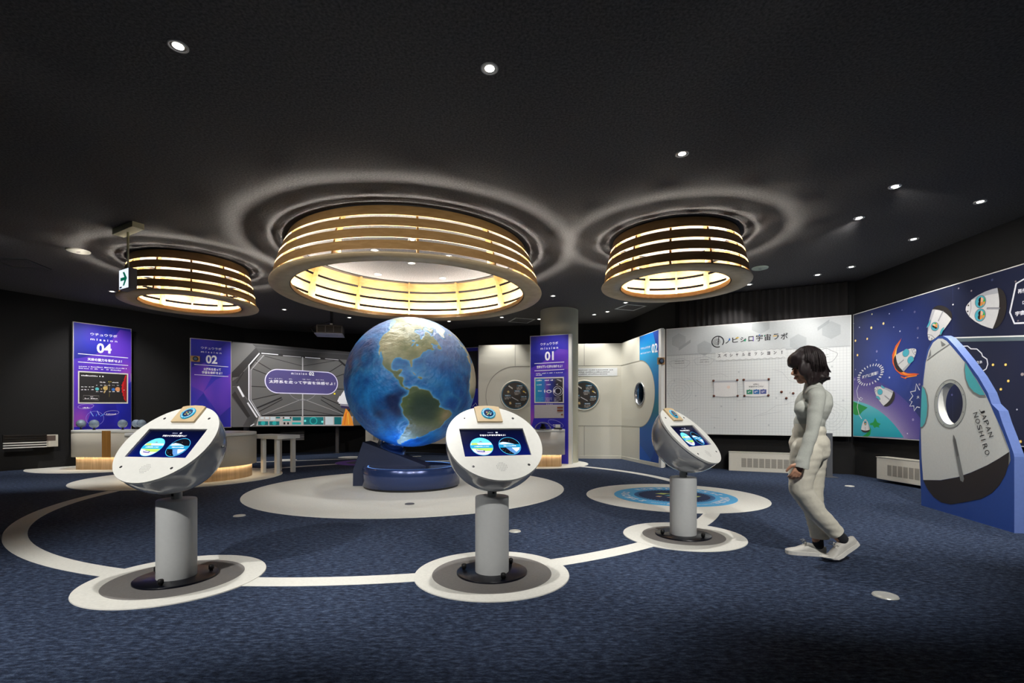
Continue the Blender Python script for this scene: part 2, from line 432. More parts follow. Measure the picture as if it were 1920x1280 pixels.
def arc_marks(mb, r0, r1, a0, a1, n, m, seed, z=0.0022):
    rnd = random.Random(seed)
    for i in range(n):
        a = math.radians(a0 + (a1 - a0) * i / n); da = math.radians((a1 - a0) / n) * rnd.uniform(0.45, 0.75); ra = r0 + (r1 - r0) * rnd.uniform(0, 0.15); rb = r1 - (r1 - r0) * rnd.uniform(0, 0.15)
        for (s0, s1, u0, u1) in ((0, 1, 0, 0.3), (0.35, 0.65, 0.3, 0.7), (0, 1, 0.7, 1)) if rnd.random() < 0.5 else ((0, 0.35, 0, 1), (0.65, 1, 0, 1), (0.35, 0.65, 0.4, 0.6)):
            P = [(ra + (rb - ra) * u, a + da * s) for u, s in ((u0, s0), (u1, s0), (u1, s1), (u0, s1))]
            mb.add([(r * math.cos(t_), r * math.sin(t_), z) for r, t_ in P], [(0, 1, 2, 3)], m)
arc_marks(mb, 0.56, 0.68, 150, 225, 6, W_, 1); arc_marks(mb, 0.58, 0.68, 245, 262, 2, W_, 2); arc_marks(mb, 0.56, 0.68, 300, 352, 7, W_, 3)
arc_marks(mb, 0.58, 0.68, 5, 60, 5, W_, 4); arc_marks(mb, 0.58, 0.68, 75, 130, 5, W_, 5); arc_marks(mb, 0.62, 0.66, 228, 244, 8, W_, 6); arc_marks(mb, 0.62, 0.66, 266, 296, 14, W_, 7)
for x0, y0, x1, y1, col in ((-0.2, 0.22, 0.0, 0.1, (196, 214, 120)), (-0.05, 0.2, 0.12, 0.1, (170, 200, 110)), (-0.12, 0.06, 0.1, -0.02, (120, 216, 216)), (-0.26, -0.02, -0.16, -0.1, (226, 190, 150)),
                            (-0.14, -0.1, -0.02, -0.18, (222, 170, 130)), (0.2, -0.02, 0.34, -0.12, (200, 216, 120)), (0.02, 0.0, 0.2, -0.1, (214, 224, 150))):
    mb.add([(x0, (y0 + y1) / 2, 0.003), ((x0 + x1) / 2, y0, 0.003), (x1, (y0 + y1) / 2 + 0.02, 0.003), ((x0 + x1) / 2, y1, 0.003)], [(0, 1, 2, 3)], flat(col, 0.8))
mb.build('badge_print', None, t, weld=False)
pc = F(690, 866.8)
PURP = flat((120, 84, 190), 0.8)
t = badge('purple round badge on the carpet behind the globe stand', tuple(pc[:2]), 0.70, PURP, flat((40, 46, 110)), flat((28, 36, 84)))
MB().lathe([(0.2, 0.003), (0.14, 0.003)], flat((226, 200, 150)), 48).build('badge_print', None, t)
# floor outlet caps
def floor_cap(px, py, r, label, m=STEEL):
    p = F(px, py); t = thing('floor_outlet', label, 'floor outlet cover', (p.x, p.y, 0.0))
    if (p.xy - Vector((GX, GY))).length < 2.2: t.location.z = 0.0045
    MB().lathe([(r, 0.0), (r * 0.94, 0.008), (r * 0.8, 0.009), (0, 0.009)], m, 40).build('cover_plate', m, t)
    MB().lathe([(r * 0.72, 0.0088), (r * 0.7, 0.0105), (r * 0.62, 0.0105), (r * 0.6, 0.0088)], m, 40).build('cover_ring', m, t)
CAPM = mat('pale_metal_cap', (206, 206, 198), 0.35, 0.3, var=0.05)
floor_cap(449, 967, 0.06, 'round metal floor outlet cover on carpet left of the globe inlay', CAPM)
floor_cap(768, 945.5, 0.057, 'round grey floor outlet cover on the pale inlay before the globe', GREYM)
floor_cap(965.5, 996, 0.054, 'round metal floor outlet cover on carpet right of the middle kiosk post', CAPM)
floor_cap(1593, 911.3, 0.062, 'round metal floor outlet cover behind the walking person', CAPM)
floor_cap(1660, 1117, 0.066, 'round metal floor outlet cover alone on carpet at lower right', CAPM)

# ------------------------------------------------------------------ wooden ring lamps
TRIM = mat('white_lamp_trim', (200, 200, 200), 0.4, var=0.03)
def ring_lamp(label, cx, cy, R, rin, rtop, nrib, off, glow):
    t = thing('ring_lamp', label, 'ceiling lamp', (cx, cy, CEIL), group=None)
    zb = 2.806 - CEIL; z = lambda h: h - CEIL; n = 128 if R > 1.5 else 96
    MB().lathe([(rin, zb), (R, zb), (R + 0.004, zb + 0.012), (R, zb + 0.022), (rin, zb + 0.022)], WOODRIM, n, close=True).build('bottom_ring', WOODRIM, t, 'pale flat plywood bottom ring')
    MB().lathe([(rin, zb), (rin + 0.012, zb), (rin + 0.012, zb + 0.064), (rin, zb + 0.064)], WOOD, n, close=True, smooth=False).build('inner_lip', WOOD, t)
    hs = [2.872, 3.010, 3.155, 3.300, CEIL - 0.008]; gap = 0.034
    rr = lambda h: rtop + (R - 0.03 - rtop) * (1 - ((h - 2.83) / (CEIL - 2.83)) ** 1.35)
    for k in range(4):
        h0, h1 = hs[k], hs[k + 1] - (gap if k < 3 else 0)
        r0 = rr(h0) ; r1 = rr(h1)
        MB().lathe([(r0, z(h0)), (r1, z(h1)), (r1 - 0.012, z(h1)), (r0 - 0.012, z(h0))], WOOD, n, close=True, smooth=False).build('slat', WOOD, t)
    for k in range(nrib):
        a = 2 * PI * k / nrib + off; M = Matrix.Rotation(a, 3, 'Z')
        pr = [(rr(2.83) - 0.012, 2.83), (rr(3.13) - 0.012, 3.13), (rr(CEIL) - 0.012, CEIL - 0.012), (rr(CEIL) - 0.075, CEIL - 0.012), (rr(3.13) - 0.10, 3.13), (rr(2.83) - 0.15, 2.83)]
        mb = MB(); vs = [M @ Vector((x, yy, z(h))) for yy in (-0.012, 0.012) for x, h in pr]
        mb.add(vs, [(0, 1, 2, 3, 4, 5), (11, 10, 9, 8, 7, 6)] + [(i, 6 + i, 6 + (i + 1) % 6, (i + 1) % 6) for i in range(6)], WOOD)
        mb.build('rib', WOOD, t)
    rs, zs = rin + 0.055, 2.86
    m = mat('light_strip_%d' % int(R * 100), (255, 246, 230), 0.5, emit=glow, var=0.0)
    MB().lathe([(rs - 0.025, z(zs)), (rs + 0.025, z(zs))], m, 96, smooth=False).build('light_strip', m, t)
    MB().lathe([(rs - 0.027, z(zs - 0.002)), (rs + 0.027, z(zs - 0.002)), (rs + 0.027, z(2.828)), (rs - 0.027, z(2.828))], TRIM, 96, close=True, smooth=False).build('strip_channel', TRIM, t)
    MB().lathe([(rr(CEIL) - 0.09, -0.012), (rr(CEIL) + 0.01, -0.012), (rr(CEIL) + 0.01, 0), (rr(CEIL) - 0.09, 0)], BLACK, n, close=True, smooth=False).build('mounting_ring', BLACK, t, 'black ring against the ceiling')
    return t
ring_lamp('largest wooden slatted ring lamp hanging above the globe', -1.466, 7.168, 1.894, 1.63, 1.665, 12, 0.235, 112 * GLOW)
ring_lamp('smaller wooden slatted ring lamp on the right, above the blue floor badge', 2.197, 6.622, 0.966, 0.703, 0.805, 12, 0.16, 165 * GLOW)
ring_lamp('smaller wooden slatted ring lamp on the left, beside the hanging arrow sign', -5.086, 7.747, 0.944, 0.69, 0.79, 12, 0.05, 165 * GLOW)

# ------------------------------------------------------------------ recessed ceiling lights
LENS = mat('lit_lamp_lens', (255, 250, 240), 0.4, emit=9.0, var=0.0)
BAFF = mat('silver_lamp_reflector', (170, 172, 176), 0.2, 0.8, var=0.03)
def downlight(px, py, label, watts, target=None, angle=75, r=0.06, blend=0.7, col=(1, 0.965, 0.92), pos=None):
    p = F(px, py, CEIL) if pos is None else Vector(pos)
    t = thing('downlight', label, 'ceiling downlight', (p.x, p.y, CEIL), group='recessed ceiling downlights')
    MB().lathe([(r, 0.0), (r, -0.006), (r * 0.82, -0.007), (r * 0.80, 0.0)], TRIM, 32).build('trim_ring', TRIM, t)
    MB().lathe([(r * 0.8, -0.003), (r * 0.6, -0.002), (0.0, -0.002)], BAFF, 24).build('reflector', BAFF, t)
    MB().lathe([(r * 0.55, -0.0035), (0.0, -0.0035)], LENS, 24, smooth=False).build('lens', LENS, t, 'lit round lens')
    if watts:
        tg = Vector(target) if target is not None else Vector((p.x, p.y, 0))
        spot('downlight_lamp', (p.x, p.y, CEIL - 0.02), tg, watts, angle, blend, col, 0.035, t)
    return t
D = downlight
D(334, 86, 'recessed downlight straight above the left kiosk', 92, None, 60)
D(918, 128, 'recessed downlight straight above the middle kiosk', 92, None, 60)
D(1279, 288, 'recessed downlight straight above the right kiosk, before the right ring lamp', 104, None, 66)
D(1678, 349, 'recessed downlight above the walking person, right of the right ring lamp', 85, (5.9, 6.3, 1.6), 95)
D(1838, 378, 'recessed downlight furthest right, above the rocket cutout', 60, (5.0, 5.0, 1.0), 90)
D(1611, 408, 'recessed downlight right of the right ring lamp, second nearest to it', 95, (4.9, 8.95, 1.5), 85)
D(1713, 448, 'recessed downlight above the star mural, below the furthest right one', 40, (5.92, 7.4, 1.2), 90)
D(1596, 500, 'recessed downlight close to the whiteboard, right of its pair', 26, (5.3, 8.75, 0.9), 90)
D(1533, 515, 'recessed downlight close to the whiteboard, left of its pair', 26, (4.5, 9.15, 0.9), 90)
D(1405, 533, 'recessed downlight beside the lower right edge of the right ring lamp', 36, (3.7, 9.6, 1.0), 95)
D(1037, 554.5, 'recessed downlight left of the pillar head, beside the large ring lamp', 50, (0.7, 10.6, 1.2), 80)
D(1011, 598, 'tiny recessed downlight touching the left side of the pillar', 14, (0.6, 12.2, 1.6), 80)
D(1114, 589.5, 'tiny recessed downlight right of the pillar, left of its pair', 44, (1.9, 12.1, 1.3), 85)
D(1139, 584, 'tiny recessed downlight right of the pillar, right of its pair', 50, (2.75, 11.2, 1.3), 95)
D(1173, 567, 'tiny recessed downlight just under the right ring lamp', 55, (3.0, 10.3, 1.2), 90)
D(941, 594.5, 'tiny recessed downlight above the left half of the white porthole wall', 50, (-0.3, 12.1, 1.3), 85)
D(533, 580, 'recessed downlight at back left, above the spaceship screen', 105, (-6.1, 12.0, 1.5), 80)
D(655, 595, 'recessed downlight at back left, right of the projector', 70, (-4.2, 13.4, 1.5), 80)
D(842, 602, 'tiny recessed downlight at the back, above the top of the globe', 18, (-1.9, 12.6, 0.4), 85)
D(210, 546, 'recessed downlight at left, beside the bottom of the arrow sign', 120, (-8.7, 10.45, 1.4), 85)
D(773, 449, 'recessed downlight inside the large ring lamp, nearest to the camera', 30, (-1.466, 7.0, 1.5), 80)
D(703, 469, 'recessed downlight inside the large ring lamp, at its left front', 26, (-1.7, 7.0, 1.5), 80)
D(840, 480, 'recessed downlight inside the large ring lamp, at its right front', 26, (-1.2, 7.0, 1.5), 80)
D(772, 493, 'recessed downlight inside the large ring lamp, in its middle', 26, (-1.466, 7.25, 1.5), 80)
D(709, 514, 'recessed downlight inside the large ring lamp, at its left back', 24, None, 80)
D(830, 521, 'recessed downlight inside the large ring lamp, at its right back', 24, None, 80)
# unseen fill lamps added out of frame to brighten globe, kiosks and boards
D(0, 0, 'added fill lamp behind the camera at left', 290, (-2.2, 3.3, 0.6), 54, pos=(-3.2, 0.2, 0))
D(0, 0, 'added fill lamp behind the camera in the middle', 260, (-1.5, 7.2, 1.35), 44, pos=(-0.6, -0.6, 0), r=0.08)
D(0, 0, 'added fill lamp behind the camera, second from the left', 200, (-1.5, 7.2, 1.45), 44, pos=(-4.4, 1.6, 0), r=0.08)
D(0, 0, 'added fill lamp behind the camera, second from the right', 200, (-1.3, 7.2, 1.45), 40, pos=(2.6, 1.2, 0), r=0.08)
D(0, 0, 'added fill lamp behind the camera at right', 290, (1.8, 4.3, 0.75), 58, pos=(2.2, 0.4, 0))
D(0, 0, 'added fill lamp beyond the right edge of the picture', 330, (4.7, 5.2, 1.0), 80, pos=(3.4, 2.4, 0))
D(0, 0, 'added fill lamp beyond the left edge of the picture', 250, (-7.8, 9.2, 0.8), 84, pos=(-6.7, 5.6, 0))
D(0, 0, 'added fill lamp behind the camera, aimed at the rocket cutout', 230, (4.65, 5.0, 1.15), 40, pos=(1.0, 2.2, 0))  # extra unseen lamp, added to lift the cutout's printed face
D(0, 0, 'added fill lamp behind the camera, third from the left', 170, (-0.15, 3.25, 0.6), 44, pos=(0.5, 0.1, 0))

# ------------------------------------------------------------------ ceiling fittings
def ceiling_disc(px, py, r, label, m):
    p = F(px, py, CEIL); t = thing('ceiling_speaker', label, 'ceiling speaker', (p.x, p.y, CEIL))
    MB().lathe([(r, 0), (r * 0.97, -0.012), (r * 0.85, -0.016), (0, -0.018)], m, 48).build('cover', m, t)
    MB().box((0, 0, -0.018), (r * 0.35, r * 0.1, 0.006), DARKG).build('emblem', DARKG, t)
ceiling_disc(147, 470, 0.14, 'large round white ceiling speaker left of the left ring lamp', mat('white_speaker_mesh', (225, 225, 215), 0.6, var=0.05, scale=300))
ceiling_disc(1425, 502, 0.125, 'pale green round ceiling speaker right of the right ring lamp', mat('pale_green_speaker_mesh', (170, 190, 178), 0.6, var=0.05, scale=300))
def ceiling_frame(px, py, s, label, rz, m):
    p = F(px, py, CEIL); t = thing('ceiling_hatch', label, 'ceiling hatch', (p.x, p.y, CEIL), rz)
    mb = MB()
    for k in range(4):
        a = k * PI / 2; mb.box((math.cos(a) * s / 2, math.sin(a) * s / 2, -0.004), (0.035, s + 0.035, 0.008), m, rz=a)
    mb.build('frame', m, t)
    MB().box((0, 0, -0.002), (s - 0.03, s - 0.03, 0.004), CEILM).build('panel', CEILM, t)
FR = mat('white_hatch_frame', (220, 222, 222), 0.5, var=0.03, emit=0.0)
ceiling_frame(978, 600.5, 0.50, 'square hatch with white frame in the ceiling left of the pillar', 0.35, FR)
ceiling_frame(1182, 576, 0.46, 'square hatch with white frame in the ceiling below the right ring lamp', 0.35, FR)
ceiling_frame(36, 493, 0.5, 'square hatch with dark frame in the ceiling at the far left', 0.2, DARKG)

# ------------------------------------------------------------------ screen kiosks
SCRN = axis_material('kiosk_screen_navy', 2, -0.13, 0.12, [(0, (8, 20, 92)), (0.5, (6, 12, 58)), (1, (4, 7, 30))], 0.12, emit=0.55)
def lit(rgb, e=0.8):
    return mat('screen_glow_%d_%d_%d' % tuple(rgb), rgb, 0.15, emit=e, var=0.0)
HE, HA, HZ, HR = 0.7805, 0.0614, 0.875, 0.320
def sub(pts, c): return [(x + c[0], z + c[1]) for x, z in pts]
def clipc(c, r, z0, z1, n=24):
    """part of a circle between two heights (relative to its centre)"""
    a0, a1 = math.asin(max(-1, z0 / r)), math.asin(min(1, z1 / r))
    R_ = [(c[0] + r * math.cos(a0 + (a1 - a0) * i / n), c[1] + r * math.sin(a0 + (a1 - a0) * i / n)) for i in range(n + 1)]
    L_ = [(2 * c[0] - x, z) for x, z in reversed(R_)]
    return R_ + L_
def kiosk(label, base, yaw):
    t = thing('screen_kiosk', label, 'kiosk', (base[0], base[1], 0.0), yaw, 'round headed screen kiosks around the globe')
    MB().lathe([(0.234, 0.005), (0.234, 0.017), (0.231, 0.019), (0, 0.019)], DARKBASE, 64).build('base_plate', DARKBASE, t, 'round glossy black base plate')
    for k in range(3):
        a = [math.radians(-75), math.radians(40), math.radians(165)][k] - yaw * 0.5
        MB().lathe([(0.011, 0), (0.011, 0.012), (0.016, 0.012), (0.017, 0.034), (0.012, 0.04), (0, 0.041)], BLACK, 20).build('bolt', BLACK, t, loc=(0.19 * math.cos(a), 0.19 * math.sin(a), 0.018))
    MB().lathe([(0.112, 0.018), (0.112, 0.508), (0.109, 0.514), (0.03, 0.514)], POSTW, 64).build('post', POSTW, t)
    nk = MB().lathe([(0.031, 0.512), (0.031, 0.60)], POSTW, 32).build('neck', POSTW, t)
    MB().box((0.0, -0.032, 0.545), (0.014, 0.008, 0.02), DARKG).build('lock', DARKG, nk)
    R = Matrix.Rotation(-HE, 3, 'X'); org = Vector((0, -HA, HZ))
    def place(o): o.location = org; o.rotation_euler = (-HE, 0, 0); return o
    M = Matrix.Rotation(-PI / 2, 3, 'X')
    pr = [(0.316 * math.cos(PI / 2 * k / 24), 0.012 + 0.306 * math.sin(PI / 2 * k / 24)) for k in range(25)]
    sh = place(MB().lathe([(0.316, 0.0)] + pr, WHITEG, 96, M=M).build('head_shell', WHITEG, t, 'glossy grey white hemisphere shell'))
    MB().cyl((0.30, 0.085, 0.05), (0.322, 0.092, 0.053), 0.008, 0.006, STEEL, 16).build('key_lock', STEEL, sh)
    # face plate with a window for the screen
    fm = MB(); n = 96; x0, x1, z0, z1 = -0.2214, 0.2214, -0.1242, 0.114
    out = [(HR * math.cos(2 * PI * i / n), HR * math.sin(2 * PI * i / n)) for i in range(n)]
    def onrect(a):
        c, s = math.cos(a), math.sin(a); k = min((x1 if c > 0 else x0) / c if abs(c) > 1e-9 else 9, (z1 if s > 0 else z0) / s if abs(s) > 1e-9 else 9); return (c * k, s * k)
    angs = sorted([2 * PI * i / n for i in range(n)] + [math.atan2(z, x) % (2 * PI) for x in (x0, x1) for z in (z0, z1)])
    outer = [(HR * math.cos(a), HR * math.sin(a)) for a in angs]; inner = [onrect(a) for a in angs]; nn = len(angs)
    yf, yb = -0.012, 0.004
    vs = [(x, yf, z) for x, z in outer] + [(x, yf, z) for x, z in inner] + [(x, yb, z) for x, z in inner] + [(x * 1.0, yb, z) for x, z in outer]
    fs = []
    for i in range(nn):
        j = (i + 1) % nn
        fs += [(i, j, nn + j, nn + i), (nn + i, nn + j, 2 * nn + j, 2 * nn + i), (3 * nn + i, 3 * nn + j, j, i)]
    fm.add(vs, fs, WHITE)
    place(fm.build('face_plate', WHITE, t, 'flat white round face plate'))
    sc = place(MB().box((0, 0.002, -0.005), (0.443, 0.004, 0.239), SCRN).build('screen', SCRN, t, 'dark blue lit touch screen'))
    f = Face(0.0003, -0.0005)
    wt = lit((240, 240, 245))
    f.textc('MISSION', -0.012, 0.083, 0.0075, lit((170, 175, 200)), 1, 0.0, 0.06); f.textc('05', 0.032, 0.081, 0.012, wt, 1, 0.03)
    f.textc('宇宙から地球を調査せよ！', 0.0, 0.056, 0.0155, wt, 1, 0.02, 0.235)
    for cx, left in ((-0.094, True), (0.096, False)):
        c = (cx, -0.033); r = 0.0755
        f.circ(c, r, lit((64, 176, 224)), 1, 56); rr = r - 0.003
        if left:
            f.poly(clipc(c, rr, 0.02, rr * 0.999), lit((96, 214, 240)), 2)
            f.poly(clipc(c, rr, 0.012, 0.03), lit((206, 234, 214)), 3)
            f.poly(sub([(-0.066, 0.012), (-0.062, 0.03), (-0.03, 0.032), (-0.018, 0.012)], c), lit((170, 196, 100)), 4)
            f.poly(sub([(-0.018, 0.036), (0, 0.047), (0.018, 0.036)], c), lit((110, 120, 130)), 4)
            f.poly(clipc(c, rr, -0.015, 0.012), lit((34, 150, 196)), 4)
            f.poly(clipc(c, rr, -0.045, -0.015), lit((160, 206, 90)), 3)
            f.poly(clipc(c, rr, -rr * 0.999, -0.04), lit((196, 190, 206)), 4)
            f.poly(sub([(-0.068, -0.018), (-0.03, -0.026), (-0.05, -0.045), (-0.06, -0.042)], c), lit((214, 214, 222)), 5)
            f.poly(sub([(-0.045, -0.026), (0.012, -0.036), (0.012, -0.05), (-0.035, -0.045)], c), lit((44, 34, 130)), 6)
            f.poly(sub([(-0.04, -0.030), (0.004, -0.038), (0.004, -0.043), (-0.036, -0.038)], c), lit((230, 230, 240)), 7)
            f.textc('人工衛星は何をしているの？', c[0], c[1] - 0.006, 0.0095, wt, 6, 0.02, 0.1)
        else:
            f.circ(c, rr, lit((12, 12, 22)), 2, 56)
            f.poly(sub([(-0.066, 0.028), (-0.04, 0.036), (0.0, 0.028), (0.04, 0.012), (-0.07, 0.012)], c), lit((150, 190, 226)), 3)
            f.poly(sub([(-0.055, 0.026), (-0.03, 0.031), (-0.005, 0.024), (-0.03, 0.014), (-0.06, 0.014)], c), lit((226, 236, 246)), 4)
            f.poly(sub([(-0.03, -0.014), (0.07, -0.014), (0.062, -0.036), (0.046, -0.055), (0.018, -0.07), (-0.004, -0.05)], c), lit((84, 130, 186)), 3)
            f.poly(sub([(0.01, -0.016), (0.066, -0.016), (0.056, -0.034), (0.034, -0.052), (0.02, -0.034)], c), lit((214, 228, 242)), 4)
            rnd = random.Random(3)
            for k in range(26):
                a, q = rnd.uniform(0, 6.28), rnd.uniform(0.01, 0.068); p = (c[0] + q * math.cos(a), c[1] + q * math.sin(a)); f.circ(p, 0.0018, lit((30, 40, 64)) if k % 2 else lit((150, 130, 120)), 5, 8)
            f.poly(clipc(c, rr, -0.015, 0.012), lit((30, 130, 176)), 6)
            f.textc('宇宙からの大地観測', c[0], c[1] - 0.006, 0.0095, wt, 7, 0.02, 0.1)
    f.build('screen_picture', sc)
    # plywood badge plate at the top
    wp = place(MB().prism([(-0.088, 0.168), (0.088, 0.168), (0.088, 0.306), (0.06, 0.314), (0, 0.3185), (-0.06, 0.314), (-0.088, 0.306)], -0.026, -0.0118, WOODRIM).build('badge_plate', WOODRIM, t, 'plywood plate with blue badge'))
    MB().lathe([(0.0495, 0.0), (0.0495, 0.006), (0.031, 0.007)], mat('cyan_badge', (40, 182, 232), 0.4, var=0.03), 64, c=(0, -0.026, 0.240), M=Matrix.Rotation(PI / 2, 3, 'X')).build('badge_ring', mat('cyan_badge', (24, 164, 214)), wp, 'cyan ring')
    b = MB().lathe([(0.033, 0.005), (0.033, 0.0075), (0, 0.0075)], flat((24, 44, 96)), 48, c=(0, -0.026, 0.240), M=Matrix.Rotation(PI / 2, 3, 'X'))
    for k in range(26):
        a = 2 * PI * k / 26
        if k % 13 in (0, 6): continue
        ca, sa = math.cos(a), math.sin(a); q = [(r_ * math.cos(a + d_), r_ * math.sin(a + d_)) for r_, d_ in ((0.038, -0.06), (0.044, -0.06), (0.044, 0.06), (0.038, 0.06))]
        b.add([(x, -0.0338, 0.240 + z) for x, z in q], [(0, 1, 2, 3)], W_)
    for (x, z, c_) in ((-0.012, 0.006, (240, 170, 60)), (0.008, 0.01, (90, 200, 120)), (0.0, -0.004, (150, 220, 90)), (0.012, -0.012, (240, 240, 240)), (-0.01, -0.014, (220, 200, 90)), (0.018, 0.0, (80, 190, 220))):
        b.add([(x - 0.006, -0.0338, 0.24 + z), (x, -0.0338, 0.246 + z), (x + 0.006, -0.0338, 0.24 + z), (x, -0.0338, 0.234 + z)], [(0, 1, 2, 3)], flat(c_))
    b.build('badge_print', None, wp, weld=False)
    for sx, sz in ((-0.172, 0.207), (0.172, 0.207), (-0.182, -0.205), (0.182, -0.205)):
        s_ = MB().cyl((sx, -0.011, sz), (sx, -0.013, sz), 0.009, 0.009, STEEL, 20).cyl((sx + 0.002, -0.012, sz + 0.002), (sx + 0.002, -0.0145, sz + 0.002), 0.005, 0.005, BLACK, 12)
        place(s_.build('screw', STEEL, t))
    g = Face(0.0004, -0.012)
    for i in range(7):
        for j in range(7):
            if (i - 3) ** 2 + (j - 3) ** 2 <= 12: g.circ(((i - 3) * 0.0105, -0.213 + (j - 3) * 0.0105), 0.0022, K_, 1, 8)
    place(g.build('speaker_holes', t))
    return t
kiosk('white round screen kiosk nearest the left edge, face tilted towards the left front', KB[0], KY[0])
kiosk('white round screen kiosk in the middle, standing in front of the globe', KB[1], KY[1])
kiosk('white round screen kiosk on the right, seen from the side before the blue floor badge', KB[2], KY[2])

